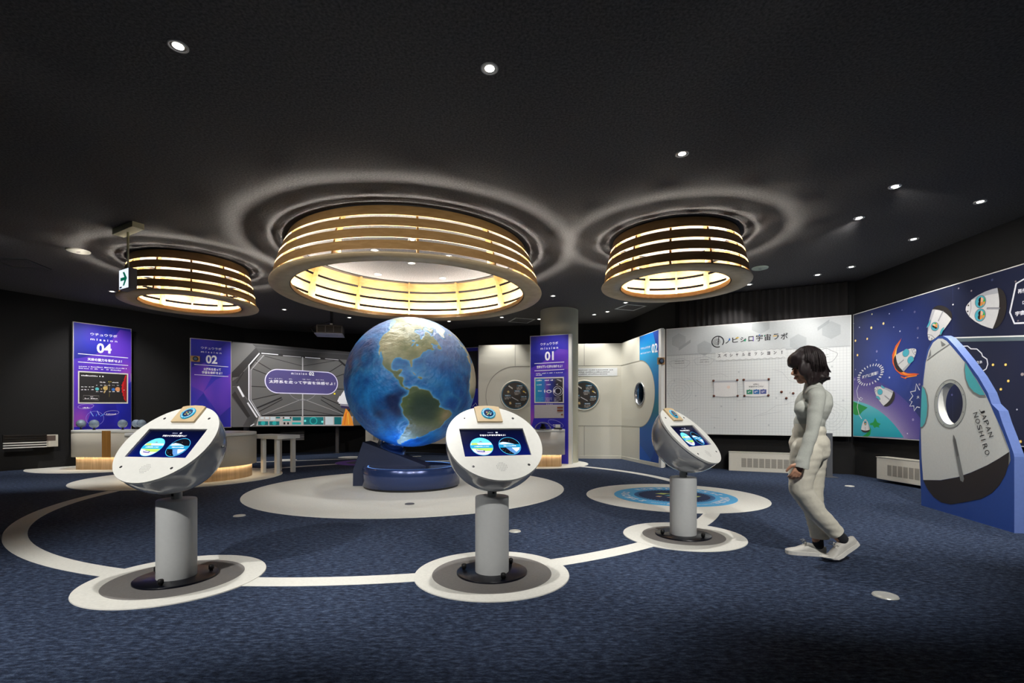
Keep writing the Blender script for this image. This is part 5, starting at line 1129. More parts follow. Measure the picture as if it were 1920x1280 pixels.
def info_disc(label, px, seed):
    c = B.uv(px, 741); p = Matrix.Rotation(B.rz, 3, 'Z') @ Vector((c[0], -0.004, 0)) + Vector((B.p0.x, B.p0.y, 0))
    t = thing('info_disc', label, 'info board', (p.x, p.y, c[1]), B.rz); R_ = 0.345
    MB().lathe([(R_ + 0.035, 0), (R_ + 0.035, 0.006), (R_, 0.012), (R_, 0.004)], CREAM, 64, M=MX).build('rim', CREAM, t)
    f = Face(0.001, -0.006); f.circ((0, 0), R_, flat((44, 40, 38)), 0, 64); f.annulus((0, 0), R_ - 0.022, R_ - 0.008, flat((40, 120, 156)), 1, 64)
    rnd = random.Random(seed); TL = flat((36, 108, 140)); 
    for x, z in ((0.06, 0.22), (-0.0, 0.09), (-0.24, -0.02), (0.16, -0.05), (0.02, -0.22)):
        f.rect(x - 0.02, z, x + 0.13, z + 0.035, TL, 2); f.greek(x, z + 0.006, x + 0.11, 0.022, WT, 3)
        for k in range(3): f.greek(x - 0.02, z - 0.028 - 0.024 * k, x + 0.13 - 0.04 * (k == 2), 0.015, flat((196, 192, 186)), 3)
    for x, z, w_, h_, a, col in ((-0.11, 0.2, 0.13, 0.03, -0.6, (210, 206, 200)), (-0.17, 0.09, 0.05, 0.05, 0.4, (196, 176, 120)), (0.22, 0.09, 0.06, 0.03, -0.5, (222, 190, 70)), (0.0, -0.09, 0.2, 0.018, -0.5, (200, 200, 206)), (-0.12, -0.19, 0.05, 0.06, 0.2, (214, 190, 140)), (0.25, 0.07, 0.06, 0.02, -0.6, (230, 230, 230))):
        ca, sa = math.cos(a), math.sin(a); q = [(x + ca * u - sa * v, z + sa * u + ca * v) for u, v in ((-w_ / 2, -h_ / 2), (w_ / 2, -h_ / 2), (w_ / 2 * 0.8, h_ / 2), (-w_ / 2, h_ / 2))]
        f.poly(q, flat(col), 4)
    f.build('print', t)
info_disc('round black info board on the cream wall left of the mission 01 panel', 966, 3)
info_disc('round black info board on the cream wall right of the pillar', 1095.5, 8)
a, b = B.uv(1045, 692), B.uv(1157.5, 705); p = Matrix.Rotation(B.rz, 3, 'Z') @ Vector((a[0], -0.003, 0)) + Vector((B.p0.x, B.p0.y, 0))
t = thing('caption_strip', 'pale oblong caption strip above the round board right of the pillar', 'caption board', (p.x, p.y, 0), B.rz)
f = Face(0.001, -0.003); w_ = b[0] - a[0]; zl = B.uv(1157.5, 704.5)[1]; zh = B.uv(1157.5, 689.5)[1]
f.rect(0, zl, w_, zh, flat((224, 228, 230)), 0)
for k in range(3): f.greek(w_ - 0.95, zh - 0.055 - 0.05 * k, w_ - 0.10 - 0.07 * k, 0.022, flat((90, 90, 94)), 1)
f.greek(w_ - 1.3, zh - 0.10, w_ - 1.05, 0.04, flat((90, 90, 94)), 1); f.build('print', t)
sensor_plate('small wooden plate with round badge on the white end post of the porthole wall', (2.99, 9.80, EYE + (HOR - 677) * 9.83 / FPX), 0.05, 0.15, 0.14)

# ------------------------------------------------------------------ whiteboard wall
def grid_material():
    m = bpy.data.materials.new('whiteboard_grid'); m.use_nodes = True; nt = m.node_tree; b = nt.nodes['Principled BSDF']; b.inputs['Roughness'].default_value = 0.35
    tc = nt.nodes.new('ShaderNodeTexCoord'); br = nt.nodes.new('ShaderNodeTexBrick'); mp = nt.nodes.new('ShaderNodeMapping'); mp.inputs['Rotation'].default_value = (PI / 2, 0, 0)
    nt.links.new(tc.outputs['Object'], mp.inputs['Vector']); nt.links.new(mp.outputs['Vector'], br.inputs['Vector'])
    br.offset = 0.0; br.inputs['Scale'].default_value = 1.0; br.inputs['Brick Width'].default_value = 0.05; br.inputs['Row Height'].default_value = 0.05; br.inputs['Mortar Size'].default_value = 0.0022; br.inputs['Mortar Smooth'].default_value = 0.0
    br.inputs['Color1'].default_value = (*lin((216, 220, 219)), 1); br.inputs['Color2'].default_value = (*lin((216, 220, 219)), 1); br.inputs['Mortar'].default_value = (*lin((190, 195, 196)), 1)
    nt.links.new(br.outputs['Color'], b.inputs['Base Color']); return m
P = Panel('whiteboard', 'long white magnetic board headed with Japanese lettering, behind the walking person', 'whiteboard', (3.135, 9.908), (5.925, 8.515), 0.685, 2.81)
board(P, 'board_surface', grid_material(), 0.05, side=WHITE)
WB = P
f = Face(0.0009, -0.001); s2 = lambda x, y: (1220 + x / 4.2675, 580 + y / 4.2675)
HG, HG2 = flat((178, 184, 186)), flat((168, 174, 177))
zb = P.uv(*s2(115, 372))[1]; zb2 = P.uv(*s2(1600, 290))[1]; zh = (zb + zb2) / 2
f.rect(0.012, zh, P.L - 0.012, P.z1 - 0.012, flat((196, 201, 202)), 1)
f.line([(0.012, zh), (P.L - 0.012, zh)], 0.008, flat((150, 156, 158)), 2)
zt = zh - 0.02
def hexa(px, py, r, m, layer=2):
    c = P.uv(*s2(px, py)); f.poly([(c[0] + r * math.cos(PI / 6 + PI / 3 * k), min(c[1] + r * math.sin(PI / 6 + PI / 3 * k), P.z1 - 0.013)) for k in range(6)], m, layer)
for x, y, r in ((225, 250, 0.15), (430, 310, 0.15), (880, 125, 0.17), (1445, 165, 0.16), (1180, 262, 0.15)): hexa(x, y, r, HG)
for x, y in ((265, 288), (1375, 128)):
    a, b = P.uv(*s2(x - 40, y + 30)), P.uv(*s2(x + 55, y - 35)); f.poly([(a[0], a[1] - 0.03), (b[0], b[1] - 0.03), (b[0], b[1] + 0.03), (a[0], a[1] + 0.03)], HG2, 3)
INK = flat((34, 36, 42))
tr = lambda *q: [P.uv(*s2(*z)) for z in q]
c = P.uv(*s2(537, 258)); f.line([(c[0] + 0.105 * math.cos(a), c[1] + 0.105 * math.sin(a)) for a in [math.radians(-40 + 330 * k / 36) for k in range(37)]], 0.02, INK, 3); f.line(tr((546, 215), (540, 285)), 0.014, INK, 3)
for q in range(3): f.line([(c[0] - 0.02 + (0.02 + 0.02 * q) * math.cos(2 * PI * k / 20), c[1] + 0.0 + (0.02 + 0.02 * q) * math.sin(2 * PI * k / 20)) for k in range(20)], 0.006, INK, 3, True)
# logo lettering
def logo(ch, x, y, w, h, m=INK, bold=0.02):
    T(f, P, ch, s2(x, y + h), s2(x + w, y + h - w * 0.075), s2(x, y), m, 3, bold)
for ch, x, y, w, h in (('ノ', 597, 232, 40, 42), ('ビ', 652, 222, 54, 44), ('シ', 716, 222, 46, 40), ('ロ', 782, 216, 42, 40), ('宇', 843, 202, 54, 54), ('宙', 908, 198, 54, 52), ('ラ', 980, 196, 46, 46), ('ボ', 1040, 190, 58, 52)): logo(ch, x, y, w, h)
for pts, col in ((((622, 248), (630, 226), (640, 246)), (28, 104, 190)), (((742, 252), (766, 234), (760, 256)), (32, 150, 110)), (((818, 218), (824, 218), (824, 254), (818, 254)), (96, 70, 170)), (((980, 210), (1010, 206), (1010, 213), (980, 217)), (226, 178, 50)), (((866, 200), (876, 200), (876, 208), (866, 208)), (28, 104, 190)), (((906, 204), (914, 204), (914, 214), (906, 214)), (32, 150, 110)), (((680, 226), (706, 222), (706, 228), (680, 232)), (226, 190, 70))):
    f.poly(tr(*pts), flat(col), 4)
# wavy caption
cl = [(548, 373), (596, 369), (644, 367), (691, 364), (742, 361), (789, 358), (842, 355), (892, 353), (944, 351), (995, 346), (1050, 344)]
f.poly(tr((520, 345), (1080, 312), (1080, 385), (520, 408)), flat((222, 225, 224)), 3)
up = []; dn = []
for k in range(48):
    u = k / 47; x = 525 + 550 * u; o = 6 * math.sin(u * 2 * PI * 11); up.append((x, 345 - 34 * u + o)); dn.append((x, 412 - 28 * u + o))
f.line(tr(*up), 0.012, flat((186, 191, 192)), 4); f.line(tr(*dn), 0.012, flat((196, 200, 200)), 4)
for ch, (x, y) in zip('スペシャルミッション！', cl):
    w = 24 if ch not in 'ャッ！' else (20 if ch != '！' else 9)
    T(f, P, ch, s2(x - w / 2 , y + 13), s2(x + w / 2, y + 11), s2(x - w / 2, y - 13), flat((62, 64, 70)), 5, 0.03)
# faint pencil drawings
FNT = flat((188, 193, 194)); FNT2 = flat((150, 154, 156))
def blob(px, py, rx, rz, m=FNT, k=5, w=0.008):
    c = P.uv(*s2(px, py)); f.line([(c[0] + rx * math.cos(a) * (1 + 0.06 * math.sin(k * a)), c[1] + rz * math.sin(a) * (1 + 0.10 * math.sin(k * a + 1))) for a in [2 * PI * i / 48 for i in range(48)]], w, m, 2, True)
blob(232, 432, 0.19, 0.09); blob(425, 412, 0.18, 0.08); blob(1385, 372, 0.2, 0.12, FNT2)
for (x, y) in ((232, 412), (232, 430), (425, 402), (430, 420), (1385, 362), (1385, 380)): GK(f, P, s2(x - 38, y + 4), s2(x + 38, y + 2), 0.02, FNT2, 3)
for r in (0.06, 0.12, 0.18, 0.24): blob(232, 650, r, r, FNT, 3, 0.006); blob(1440, 850, r, r, FNT, 4, 0.006)
for pts in (((980, 480), (1050, 500), (1110, 570), (1190, 590), (1280, 580)), ((480, 530), (560, 510), (620, 540)), ((820, 860), (930, 820), (1000, 770), (1080, 760), (1150, 735)), ((870, 850), (960, 830), (1050, 815)), ((290, 550), (360, 580), (410, 620)), ((690, 730), (760, 720)), ((480, 860), (560, 870)), ((300, 825), (340, 805), (380, 790)), ((1300, 600), (1380, 640), (1480, 650))):
    f.line(tr(*pts), 0.007, FNT, 2)
for x, y in ((190, 570), (360, 690), (705, 500), (565, 775), (190, 805), (675, 880), (510, 945), (945, 925), (1005, 708), (1450, 457), (1540, 727), (1115, 665)): c = P.uv(*s2(x, y)); f.rect(c[0] - 0.015, c[1] - 0.015, c[0] + 0.015, c[1] + 0.015, FNT, 2)
f.build('print', P.o, 'lettering and faint drawings')
# clear pockets held by magnets
MAG = mat('brown_round_magnet', (92, 44, 26), 0.4, var=0.1)
def magnet(label, px, py):
    c = P.uv(px, py); p = P.o.matrix_basis @ Vector((c[0], -0.008, c[1]))
    t = thing('round_magnet', label, 'magnet', tuple(p), P.rz, 'round brown magnets on the whiteboard')
    MB().lathe([(0.021, -0.008), (0.021, 0.012), (0.014, 0.019), (0, 0.02)], MAG, 20, M=MX).build('magnet', MAG, t)
def pocket(label, quad, printed):
    q = P.P(*quad); p = P.o.matrix_basis @ Vector((q[3][0], -0.006, q[3][1])); o = q[3]; L_ = [(x - o[0], z - o[1]) for x, z in q]
    t = thing('card_pocket', label, 'card pocket', tuple(p), P.rz)
    f2 = Face(0.0009, 0.0); tl, tr_, br_, bl_ = L_
    bow = [(lerp2(bl_, br_, k / 12)[0], lerp2(bl_, br_, k / 12)[1] - 0.02 * math.sin(PI * k / 12)) for k in range(13)]
    f2.poly(bow + [tr_, tl], flat((224, 224, 222)), 0)
    f2.poly([tl, tr_, lerp2(tr_, br_, 0.12), lerp2(tl, bl_, 0.12)], flat((178, 182, 188)), 1); f2.line([tl, bl_], 0.012, flat((176, 180, 184)), 1); f2.line([tr_, br_], 0.012, flat((176, 180, 184)), 1); f2.line(bow, 0.010, flat((170, 174, 178)), 1)
    if printed:
        F4 = lambda u, v: lerp2(lerp2(tl, tr_, u), lerp2(bl_, br_, u), v)
        f2.text('太陽系と', F4(0.37, 0.34), F4(0.62, 0.34), F4(0.37, 0.25), INK, 2, 0.02); f2.text('宇宙を行き来する？', F4(0.2, 0.49), F4(0.8, 0.49), F4(0.2, 0.39), INK, 2, 0.02)
        for k, (col, n_) in enumerate((((28, 130, 100), '4年'), ((26, 96, 160), '8年'), ((62, 76, 140), '12年'))):
            u = 0.10 + 0.28 * k; f2.poly([F4(u, 0.63), F4(u + 0.10, 0.63), F4(u + 0.125, 0.58), F4(u + 0.15, 0.63), F4(u + 0.25, 0.63), F4(u + 0.25, 0.9), F4(u, 0.9)], flat(col), 2)
            f2.text(n_, F4(u + 0.05, 0.83), F4(u + 0.2, 0.83), F4(u + 0.05, 0.70), WT, 3, 0.02)
    else:
        c = lerp2(lerp2(tl, br_, 0.5), br_, 0.25); f2.circ((c[0], c[1] + 0.06), 0.03, flat((228, 210, 198)), 1, 20)
    f2.build('card', t)
    return t
pocket('blank clear card pocket on the whiteboard, left of the printed one', ((1338, 713.7), (1383, 712.4), (1383, 742.2), (1338.5, 742.2)), False)
pocket('clear card pocket with three coloured answer tags on the whiteboard', ((1394.5, 711.8), (1441.5, 710.6), (1441, 741), (1395.5, 742)), True)
for lab, x, y in (('brown magnet at top left of the blank card pocket', 1338, 713.6), ('brown magnet at top right of the blank card pocket', 1382.5, 712.3), ('brown magnet at bottom left of the blank card pocket', 1338.7, 742), ('brown magnet at bottom right of the blank card pocket', 1383.2, 741.9), ('brown magnet at top left of the printed card pocket', 1394.6, 711.8), ('brown magnet at top right of the printed card pocket', 1441.4, 710.6), ('brown magnet at bottom left of the printed card pocket', 1395.8, 741.8), ('brown magnet at bottom right of the printed card pocket', 1440.8, 740.9), ('loose brown magnet between the printed card and the person, left of three', 1465.4, 734.4), ('loose brown magnet between the printed card and the person, lowest of three', 1474.5, 746.2), ('loose brown magnet right beside the person, rightmost of three', 1487.2, 737)): magnet(lab, x, y)

# black curtain behind the boards
t = thing('curtain', 'black pleated curtain hanging above the whiteboard', 'curtain', (0, 0, 0))
mb = MB(); n = 160; a, b = Vector((3.42, 9.93)), Vector((5.98, 8.68)); d = (b - a).normalized(); q = Vector((-d.y, d.x)); vs = []
for i in range(n + 1):
    p = a + (b - a) * (i / n) - q * 0.06 + q * 0.028 * math.sin(i * 0.95 + 0.8 * math.sin(i * 0.23)); vs += [(p.x, p.y, 0.9), (p.x, p.y, CEIL - 0.02)]
mb.add(vs, [(2 * i, 2 * i + 2, 2 * i + 3, 2 * i + 1) for i in range(n)], CURT, True); o = mb.build('cloth', CURT, t); s_ = o.modifiers.new('thick', 'SOLIDIFY'); s_.thickness = 0.006

# ------------------------------------------------------------------ star mural
P = Panel('star_mural', 'dark blue star mural with cartoon space capsules at the right', 'mural', (5.945, 8.50), (5.90, 4.30), 0.688, 2.81)
s3 = lambda x, y: (1580 + x / 4, 520 + y / 4)
def mural_material():
    m = bpy.data.materials.new('night_sky_print'); m.use_nodes = True; nt = m.node_tree; b = nt.nodes['Principled BSDF']; b.inputs['Roughness'].default_value = 0.45
    tc = nt.nodes.new('ShaderNodeTexCoord'); mp = nt.nodes.new('ShaderNodeMapping'); mp.inputs['Location'].default_value = (-0.7, 0, -1.75); mp.inputs['Scale'].default_value = (0.75, 1, 0.75)
    nt.links.new(tc.outputs['Object'], mp.inputs['Vector'])
    g = nt.nodes.new('ShaderNodeTexGradient'); g.gradient_type = 'SPHERICAL'; nt.links.new(mp.outputs['Vector'], g.inputs['Vector'])
    # location is applied after scale, so shift in scaled units
    mp.inputs['Location'].default_value = (-0.85 * 0.75, 0, -1.75 * 0.75)
    r = nt.nodes.new('ShaderNodeValToRGB'); e = r.color_ramp.elements
    e[0].position = 0.0; e[0].color = (*lin((26, 32, 58)), 1); e[1].position = 1.0; e[1].color = (*lin((36, 66, 158)), 1); x = e.new(0.45); x.color = (*lin((32, 48, 112)), 1)
    nt.links.new(g.outputs['Fac'], r.inputs['Fac']); nt.links.new(r.outputs['Color'], b.inputs['Base Color']); return m
board(P, 'sky_print', mural_material(), 0.05, side=mat('white_panel_side', (214, 212, 206)))
f = Face(0.0006, -0.001)
def M3(*q): return P.P(*[s3(*z) for z in q])
def inlim(p): return (min(max(p[0], 0.013), P.L - 0.013), min(max(p[1], P.z0 + 0.013), P.z1 - 0.013))
# the earth and its purple haze at the lower left
ec, er = (0.05, -0.35), 1.62
cE = P.uv(*s3(468, 1214)); cT = P.uv(*s3(70, 925)); cM = P.uv(*s3(290, 1010))
def circ3(a, b, c):
    ax, ay, bx, by, cx_, cy_ = *a, *b, *c; d_ = 2 * (ax * (by - cy_) + bx * (cy_ - ay) + cx_ * (ay - by))
    ux = ((ax * ax + ay * ay) * (by - cy_) + (bx * bx + by * by) * (cy_ - ay) + (cx_ * cx_ + cy_ * cy_) * (ay - by)) / d_
    uy = ((ax * ax + ay * ay) * (cx_ - bx) + (bx * bx + by * by) * (ax - cx_) + (cx_ * cx_ + cy_ * cy_) * (bx - ax)) / d_
    return (ux, uy), math.hypot(ax - ux, ay - uy)
ec, er = circ3(cE, cT, cM)
def cap_poly(r):
    pts = []
    for k in range(0, 181):
        a = math.radians(k); p = (ec[0] + r * math.cos(a), ec[1] + r * math.sin(a))
        if p[0] >= 0.012 and p[1] >= P.z0 + 0.012 and p[0] <= P.L - 0.013: pts.append(p)
    return pts + [(0.012, P.z0 + 0.012)] if pts else None
hz = [(70, 64, 140), (82, 72, 146), (96, 84, 152), (112, 100, 160), (130, 118, 170), (150, 140, 182)]
for k in range(18):
    u = k / 17; c0 = hz[min(int(u * 5), 4)]; c1 = hz[min(int(u * 5) + 1, 5)]; v = u * 5 - int(u * 5) if u < 1 else 1
    f.poly(cap_poly(er + 0.42 * (1 - u)), flat(tuple(int(a + (b - a) * v) for a, b in zip(c0, c1))), 1 + k * 0.25)
f.poly(cap_poly(er), axis_material('mural_sea', 2, P.z0, P.z0 + 0.65, [(0, (8, 150, 170)), (0.5, (40, 170, 186)), (1, (110, 196, 206))]), 6)
GR_ = flat((14, 146, 60))
f.poly([inlim(z) for z in M3((70, 930), (130, 950), (190, 975), (150, 1005), (130, 1030), (100, 1032), (70, 1022))], GR_, 7)
f.poly(M3((246, 1050), (262, 1086), (288, 1098), (272, 1112), (280, 1126), (256, 1120), (240, 1128), (228, 1108), (206, 1106), (208, 1094), (232, 1086)), GR_, 7)
f.poly([inlim(z) for z in M3((206, 1120), (216, 1140), (208, 1180), (190, 1194), (150, 1194), (178, 1172), (198, 1150))], GR_, 7)
LNW = flat((226, 228, 236))
f.line(M3((122, 808), (108, 850), (116, 900), (140, 922), (152, 908), (138, 898), (122, 920), (112, 970), (126, 1030), (146, 1060)), 0.012, LNW, 8)
# stars
rnd = random.Random(4)
for x, y, r, col in ((98, 474, 9, (250, 220, 110)), (113, 582, 9, (250, 220, 110)), (186, 460, 9, (246, 214, 120)), (217, 377, 10, (250, 224, 130)), (308, 345, 10, (250, 226, 140)), (222, 275, 6, (236, 226, 170)), (352, 272, 4, (210, 214, 236)), (128, 374, 5, (190, 196, 226)), (385, 372, 4, (200, 204, 230)), (432, 403, 6, (214, 216, 236)), (258, 554, 9, (140, 136, 190)), (256, 620, 5, (190, 190, 220)),
                     (353, 750, 7, (206, 210, 240)), (92, 764, 9, (140, 132, 170)), (566, 380, 10, (100, 98, 138)), (542, 258, 9, (100, 98, 138)), (565, 452, 6, (160, 156, 180)), (578, 802, 9, (140, 130, 160)), (530, 1066, 10, (150, 140, 190)), (488, 1170, 5, (220, 216, 230)), (830, 203, 4, (226, 226, 226)), (968, 100, 6, (170, 160, 150)), (872, 82, 6, (150, 146, 160)), (1124, 18, 9, (66, 76, 112)), (1300, 30, 7, (130, 118, 118)),
                     (1130, 655, 10, (250, 206, 70)), (1225, 654, 10, (250, 206, 70)), (1245, 776, 10, (250, 206, 70)), (1189, 838, 10, (250, 206, 70)), (1336, 1230, 11, (250, 206, 70)), (1350, 726, 12, (150, 140, 140)), (1310, 990, 5, (180, 180, 196)), (822, 880, 8, (110, 112, 170)), (766, 840, 4, (230, 230, 236)), (84, 345, 3, (180, 184, 210)), (447, 245, 4, (120, 120, 160)), (98, 690, 4, (160, 160, 200)), (1318, 325, 7, (120, 110, 116))):
    c = P.uv(*s3(x, y)); rr_ = max(0.010, abs(P.uv(*s3(x, y - r))[1] - c[1]))
    f.circ(c, rr_, flat(col), 6, 16)
    if r >= 9 and col[0] > 230: f.circ(c, rr_ * 0.5, flat((255, 240, 190)), 7, 12)
# capsules: drawn in a unit frame, nose at the top, then placed by three picture points
CW, CS, CD, CT, CO = flat((214, 214, 214)), flat((176, 178, 184)), flat((40, 36, 36)), flat((74, 178, 196)), flat((120, 120, 128))
def capsule(nose, left, right, windows, heads=False, base=0.3, layer=9, fins=True):
    """nose tip and the two lower body corners as picture points"""
    n_, l_, r_ = [Vector(P.uv(*s3(*z))) for z in (nose, left, right)]; mid = (l_ + r_) / 2; up = n_ - mid; side = (r_ - l_) / 2
    q = lambda u, v: tuple(mid + side * u + up * v)
    prof = [(-1, 0), (-0.95, 0.16), (-0.84, 0.38), (-0.66, 0.62), (-0.44, 0.82), (-0.24, 0.93), (-0.08, 0.99), (0.08, 0.99), (0.24, 0.93), (0.44, 0.82), (0.66, 0.62), (0.84, 0.38), (0.95, 0.16), (1, 0)]
    bot = [(1 - 2 * k / 12, -base * 0.35 * math.sin(PI * k / 12)) for k in range(1, 12)]
    dome = [(math.cos(PI * k / 16), -base * math.sin(PI * k / 16) * 0.98) for k in range(17)]
    f.poly([q(u, v) for u, v in dome], CD, layer)
    f.poly([q(u, v) for u, v in prof + bot], CW, layer + 1)
    f.poly([q(u, v) for u, v in [(1, 0), (0.95, 0.16), (0.84, 0.38), (0.66, 0.62), (0.44, 0.82), (0.5, 0.6), (0.66, 0.3), (0.74, -0.05)]], CS, layer + 2)
    f.line([q(-0.42, 0.84), q(0, 0.80), q(0.42, 0.84)], 0.007, CO, layer + 3)
    f.poly([q(-0.22, 0.9), q(-0.12, 0.95), q(-0.12, 0.87)], CD, layer + 3); f.poly([q(0.22, 0.9), q(0.12, 0.95), q(0.12, 0.87)], CD, layer + 3)
    for (u, v, ru, rv) in windows:
        def el(k, s_): return q(max(-0.98 + abs(v) * 0.4, min(0.98 - abs(v) * 0.4, u + ru * s_ * math.cos(2 * PI * k / 24))), v + rv * s_ * math.sin(2 * PI * k / 24))
        f.poly([el(k, 1.12) for k in range(24)], CO, layer + 3); f.poly([el(k, 1.0) for k in range(24)], CT, layer + 4)
        if heads and abs(u) < 0.6:
            for du, hair, skin in ((-0.32, (44, 28, 24), (232, 150, 70)), (0.32, (24, 20, 22), (240, 190, 150))):
                f.poly([q(u + ru * (du + 0.42 * math.cos(2 * PI * k / 16)), v + rv * (-0.12 + 0.45 * math.sin(2 * PI * k / 16))) for k in range(16)], flat(skin), layer + 5)
                f.poly([q(u + ru * (du + 0.44 * math.cos(PI * k / 10)), v + rv * (-0.05 + 0.45 * math.sin(PI * k / 10))) for k in range(11)], flat(hair), layer + 6)
            f.poly([q(u - ru * 0.7, v - rv * 0.7), q(u, v - rv * 0.98), q(u, v - rv * 0.55)], flat((240, 160, 40)), layer + 6); f.poly([q(u + ru * 0.7, v - rv * 0.7), q(u, v - rv * 0.98), q(u, v - rv * 0.55)], flat((60, 170, 60)), layer + 6)
    if fins: f.line([q(0.0, 0.26), q(0.0, -base * 0.45)], abs(side.length) * 0.09, CO, layer + 5); f.line([q(-0.012, 0.24), q(-0.012, -base * 0.4)], abs(side.length) * 0.04, CS, layer + 6)
flame = [flat((226, 92, 40)), flat((246, 150, 50)), flat((250, 200, 90))]
f.poly(M3((445, 455), (400, 510), (374, 580), (376, 640), (400, 695), (440, 730), (500, 742), (580, 724), (540, 718), (490, 718), (445, 700), (410, 650), (398, 590), (412, 530)), flame[0], 8)
f.poly(M3((440, 470), (402, 530), (384, 600), (392, 650), (420, 700), (470, 730), (530, 730), (470, 716), (428, 690), (404, 640), (398, 590), (408, 540)), flame[1], 9)
f.poly(M3((410, 520), (390, 590), (396, 640), (424, 690), (470, 722), (440, 690), (412, 640), (404, 590)), flame[2], 10)
f.line(M3((470, 750), (520, 742), (560, 735)), 0.014, flame[1], 9); f.line(M3((440, 744), (480, 758)), 0.014, flame[0], 9)
capsule((556, 540), (402, 582), (462, 705), [(-0.45, 0.5, 0.36, 0.17), (0.5, 0.55, 0.34, 0.16)], layer=11)
capsule((244, 826), (310, 962), (384, 852), [(0.0, 0.6, 0.3, 0.15), (-0.72, 0.5, 0.2, 0.14), (0.72, 0.62, 0.2, 0.12)], layer=11)
capsule((654, 472), (820, 312), (678, 240), [(0.08, 0.48, 0.36, 0.14), (0.82, 0.5, 0.2, 0.15), (-0.8, 0.5, 0.2, 0.14)], True, 0.28, layer=11)
capsule((926, 232), (1130, 384), (1165, 78), [(0.34, 0.5, 0.30, 0.17), (-0.34, 0.46, 0.30, 0.17)], True, 0.36, layer=11)
capsule((174, 1062), (142, 1140), (208, 1140), [(0.0, 0.62, 0.3, 0.2)], True, 0.3, layer=11)
# speech shapes
bc = P.uv(*s3(208, 730)); r1 = abs(P.uv(*s3(310, 700))[0] - bc[0]) ; r2 = abs(P.uv(*s3(208, 655))[1] - bc[1])
for k in range(26):
    a = 2 * PI * k / 26 + 0.1; s_, t_ = math.sin(a), math.cos(a); q = lambda m_: (bc[0] + r1 * m_ * t_, bc[1] + r2 * m_ * s_ + 0.16 * r1 * m_ * t_); f.line([q(0.8), q(1.02)], 0.02, LNW, 8)
T(f, P, '時代に到着！', s3(150, 762), s3(268, 726), s3(150, 736), LNW, 8, 0.03)
star = M3((580, 845), (555, 797), (548, 850), (510, 858), (530, 888), (504, 922), (524, 930), (506, 965), (536, 962), (540, 1000), (560, 970), (582, 975)); f.line(star, 0.014, LNW, 8); T(f, P, '大', s3(558, 910), s3(578, 906), s3(558, 888), LNW, 8, 0.03)
f.line(M3((905, 515), (940, 514), (965, 535), (1010, 536), (1046, 570), (1052, 590), (1085, 612), (1092, 650), (1080, 685), (1056, 700)), 0.014, LNW, 8); T(f, P, 'なあ', s3(1008, 648), s3(1050, 645), s3(1008, 625), LNW, 8, 0.02)
f.line(M3((1420, -20), (1305, 46), (1258, 262), (1292, 344), (1420, 338)), 0.02, LNW, 8)
T(f, P, '再使用', s3(1318, 122), s3(1410, 108), s3(1318, 88), LNW, 8, 0.03); T(f, P, 'ロ', s3(1352, 202), s3(1375, 198), s3(1352, 178), LNW, 8, 0.03); T(f, P, '宇宙船', s3(1298, 292), s3(1410, 272), s3(1298, 256), LNW, 8, 0.03)
# pale ledge line across the mural
a_, b_ = P.uv(1790, 633), P.uv(1960, 628.6); f.poly([a_, b_, (b_[0], b_[1] - 0.055), (a_[0], a_[1] - 0.055)], flat((88, 104, 112)), 8); f.line([a_, b_], 0.016, flat((226, 230, 226)), 9)
f.line([(P.uv(1787, 560)[0], P.z0 + 0.02), (P.uv(1787, 560)[0], P.z1 - 0.02)], 0.003, flat((60, 70, 110)), 6)
f.build('print', P.o, 'capsules, stars and lettering')

# ------------------------------------------------------------------ rocket cutout
P = Panel('rocket_cutout', 'standing white space capsule cutout lettered JAPAN NOSHIRO at the right edge', 'photo cutout', (4.797, 5.716), (4.495, 4.366), 0, 2.0)
s4 = lambda x, y: (1700 + x * 0.3203, 600 + y * 0.3203)
R4 = lambda *q: P.P(*[s4(*z) for z in q])
outl = R4((86, 1084), (84, 1000), (76, 850), (73, 720), (80, 600), (86, 480), (94, 350), (104, 250), (122, 170), (150, 118), (180, 97), (212, 92), (240, 106), (290, 160), (350, 235), (420, 330), (475, 425), (497, 490), (538, 530), (560, 600), (600, 705), (626, 780), (630, 800), (630, 1246))
zb_ = min(z for _, z in outl); outl = [(x, max(z, 0.0)) for x, z in outl]; outl[0] = (0.0, 0.0); outl[-1] = (outl[-1][0], 0.0)
hole = R4(*[(254 + 88 * math.cos(2 * PI * k / 40), 490 + 141 * math.sin(2 * PI * k / 40)) for k in range(40)])
hc, hru, hrv = P.uv(*s4(254, 490)), 0.0, 0.0
BLUE = mat('royal_blue_board', (40, 74, 152), 0.45, var=0.05); BLUE2 = mat('light_blue_board_edge', (98, 120, 180), 0.45, var=0.04)
# front and back with a true round opening: fan between outline and hole
def ring_between(outl, hc, hole_r, n=160):
    def hit(a):
        best = None; ca, sa = math.cos(a), math.sin(a); m_ = len(outl)
        for i in range(m_):
            (x0, y0), (x1, y1) = outl[i], outl[(i + 1) % m_]; dx, dy = x1 - x0, y1 - y0; det = ca * -dy + dx * sa
            if abs(det) < 1e-12: continue
            rx, ry = x0 - hc[0], y0 - hc[1]; t_ = (rx * -dy + dx * ry) / det; u = (ca * ry - sa * rx) / det
            if t_ > 0 and -1e-6 <= u <= 1 + 1e-6 and (best is None or t_ < best): best = t_
        return best
    A_ = sorted(set([2 * PI * i / n for i in range(n)] + [math.atan2(y - hc[1], x - hc[0]) % (2 * PI) for x, y in outl]))
    return A_, [(hc[0] + hit(a) * math.cos(a), hc[1] + hit(a) * math.sin(a)) for a in A_], [(hc[0] + hole_r(a) * math.cos(a), hc[1] + hole_r(a) * math.sin(a)) for a in A_]
hx = max(abs(x - hc[0]) for x, z in hole); hz_ = max(abs(z - hc[1]) for x, z in hole); hrad = (hx + hz_) / 2
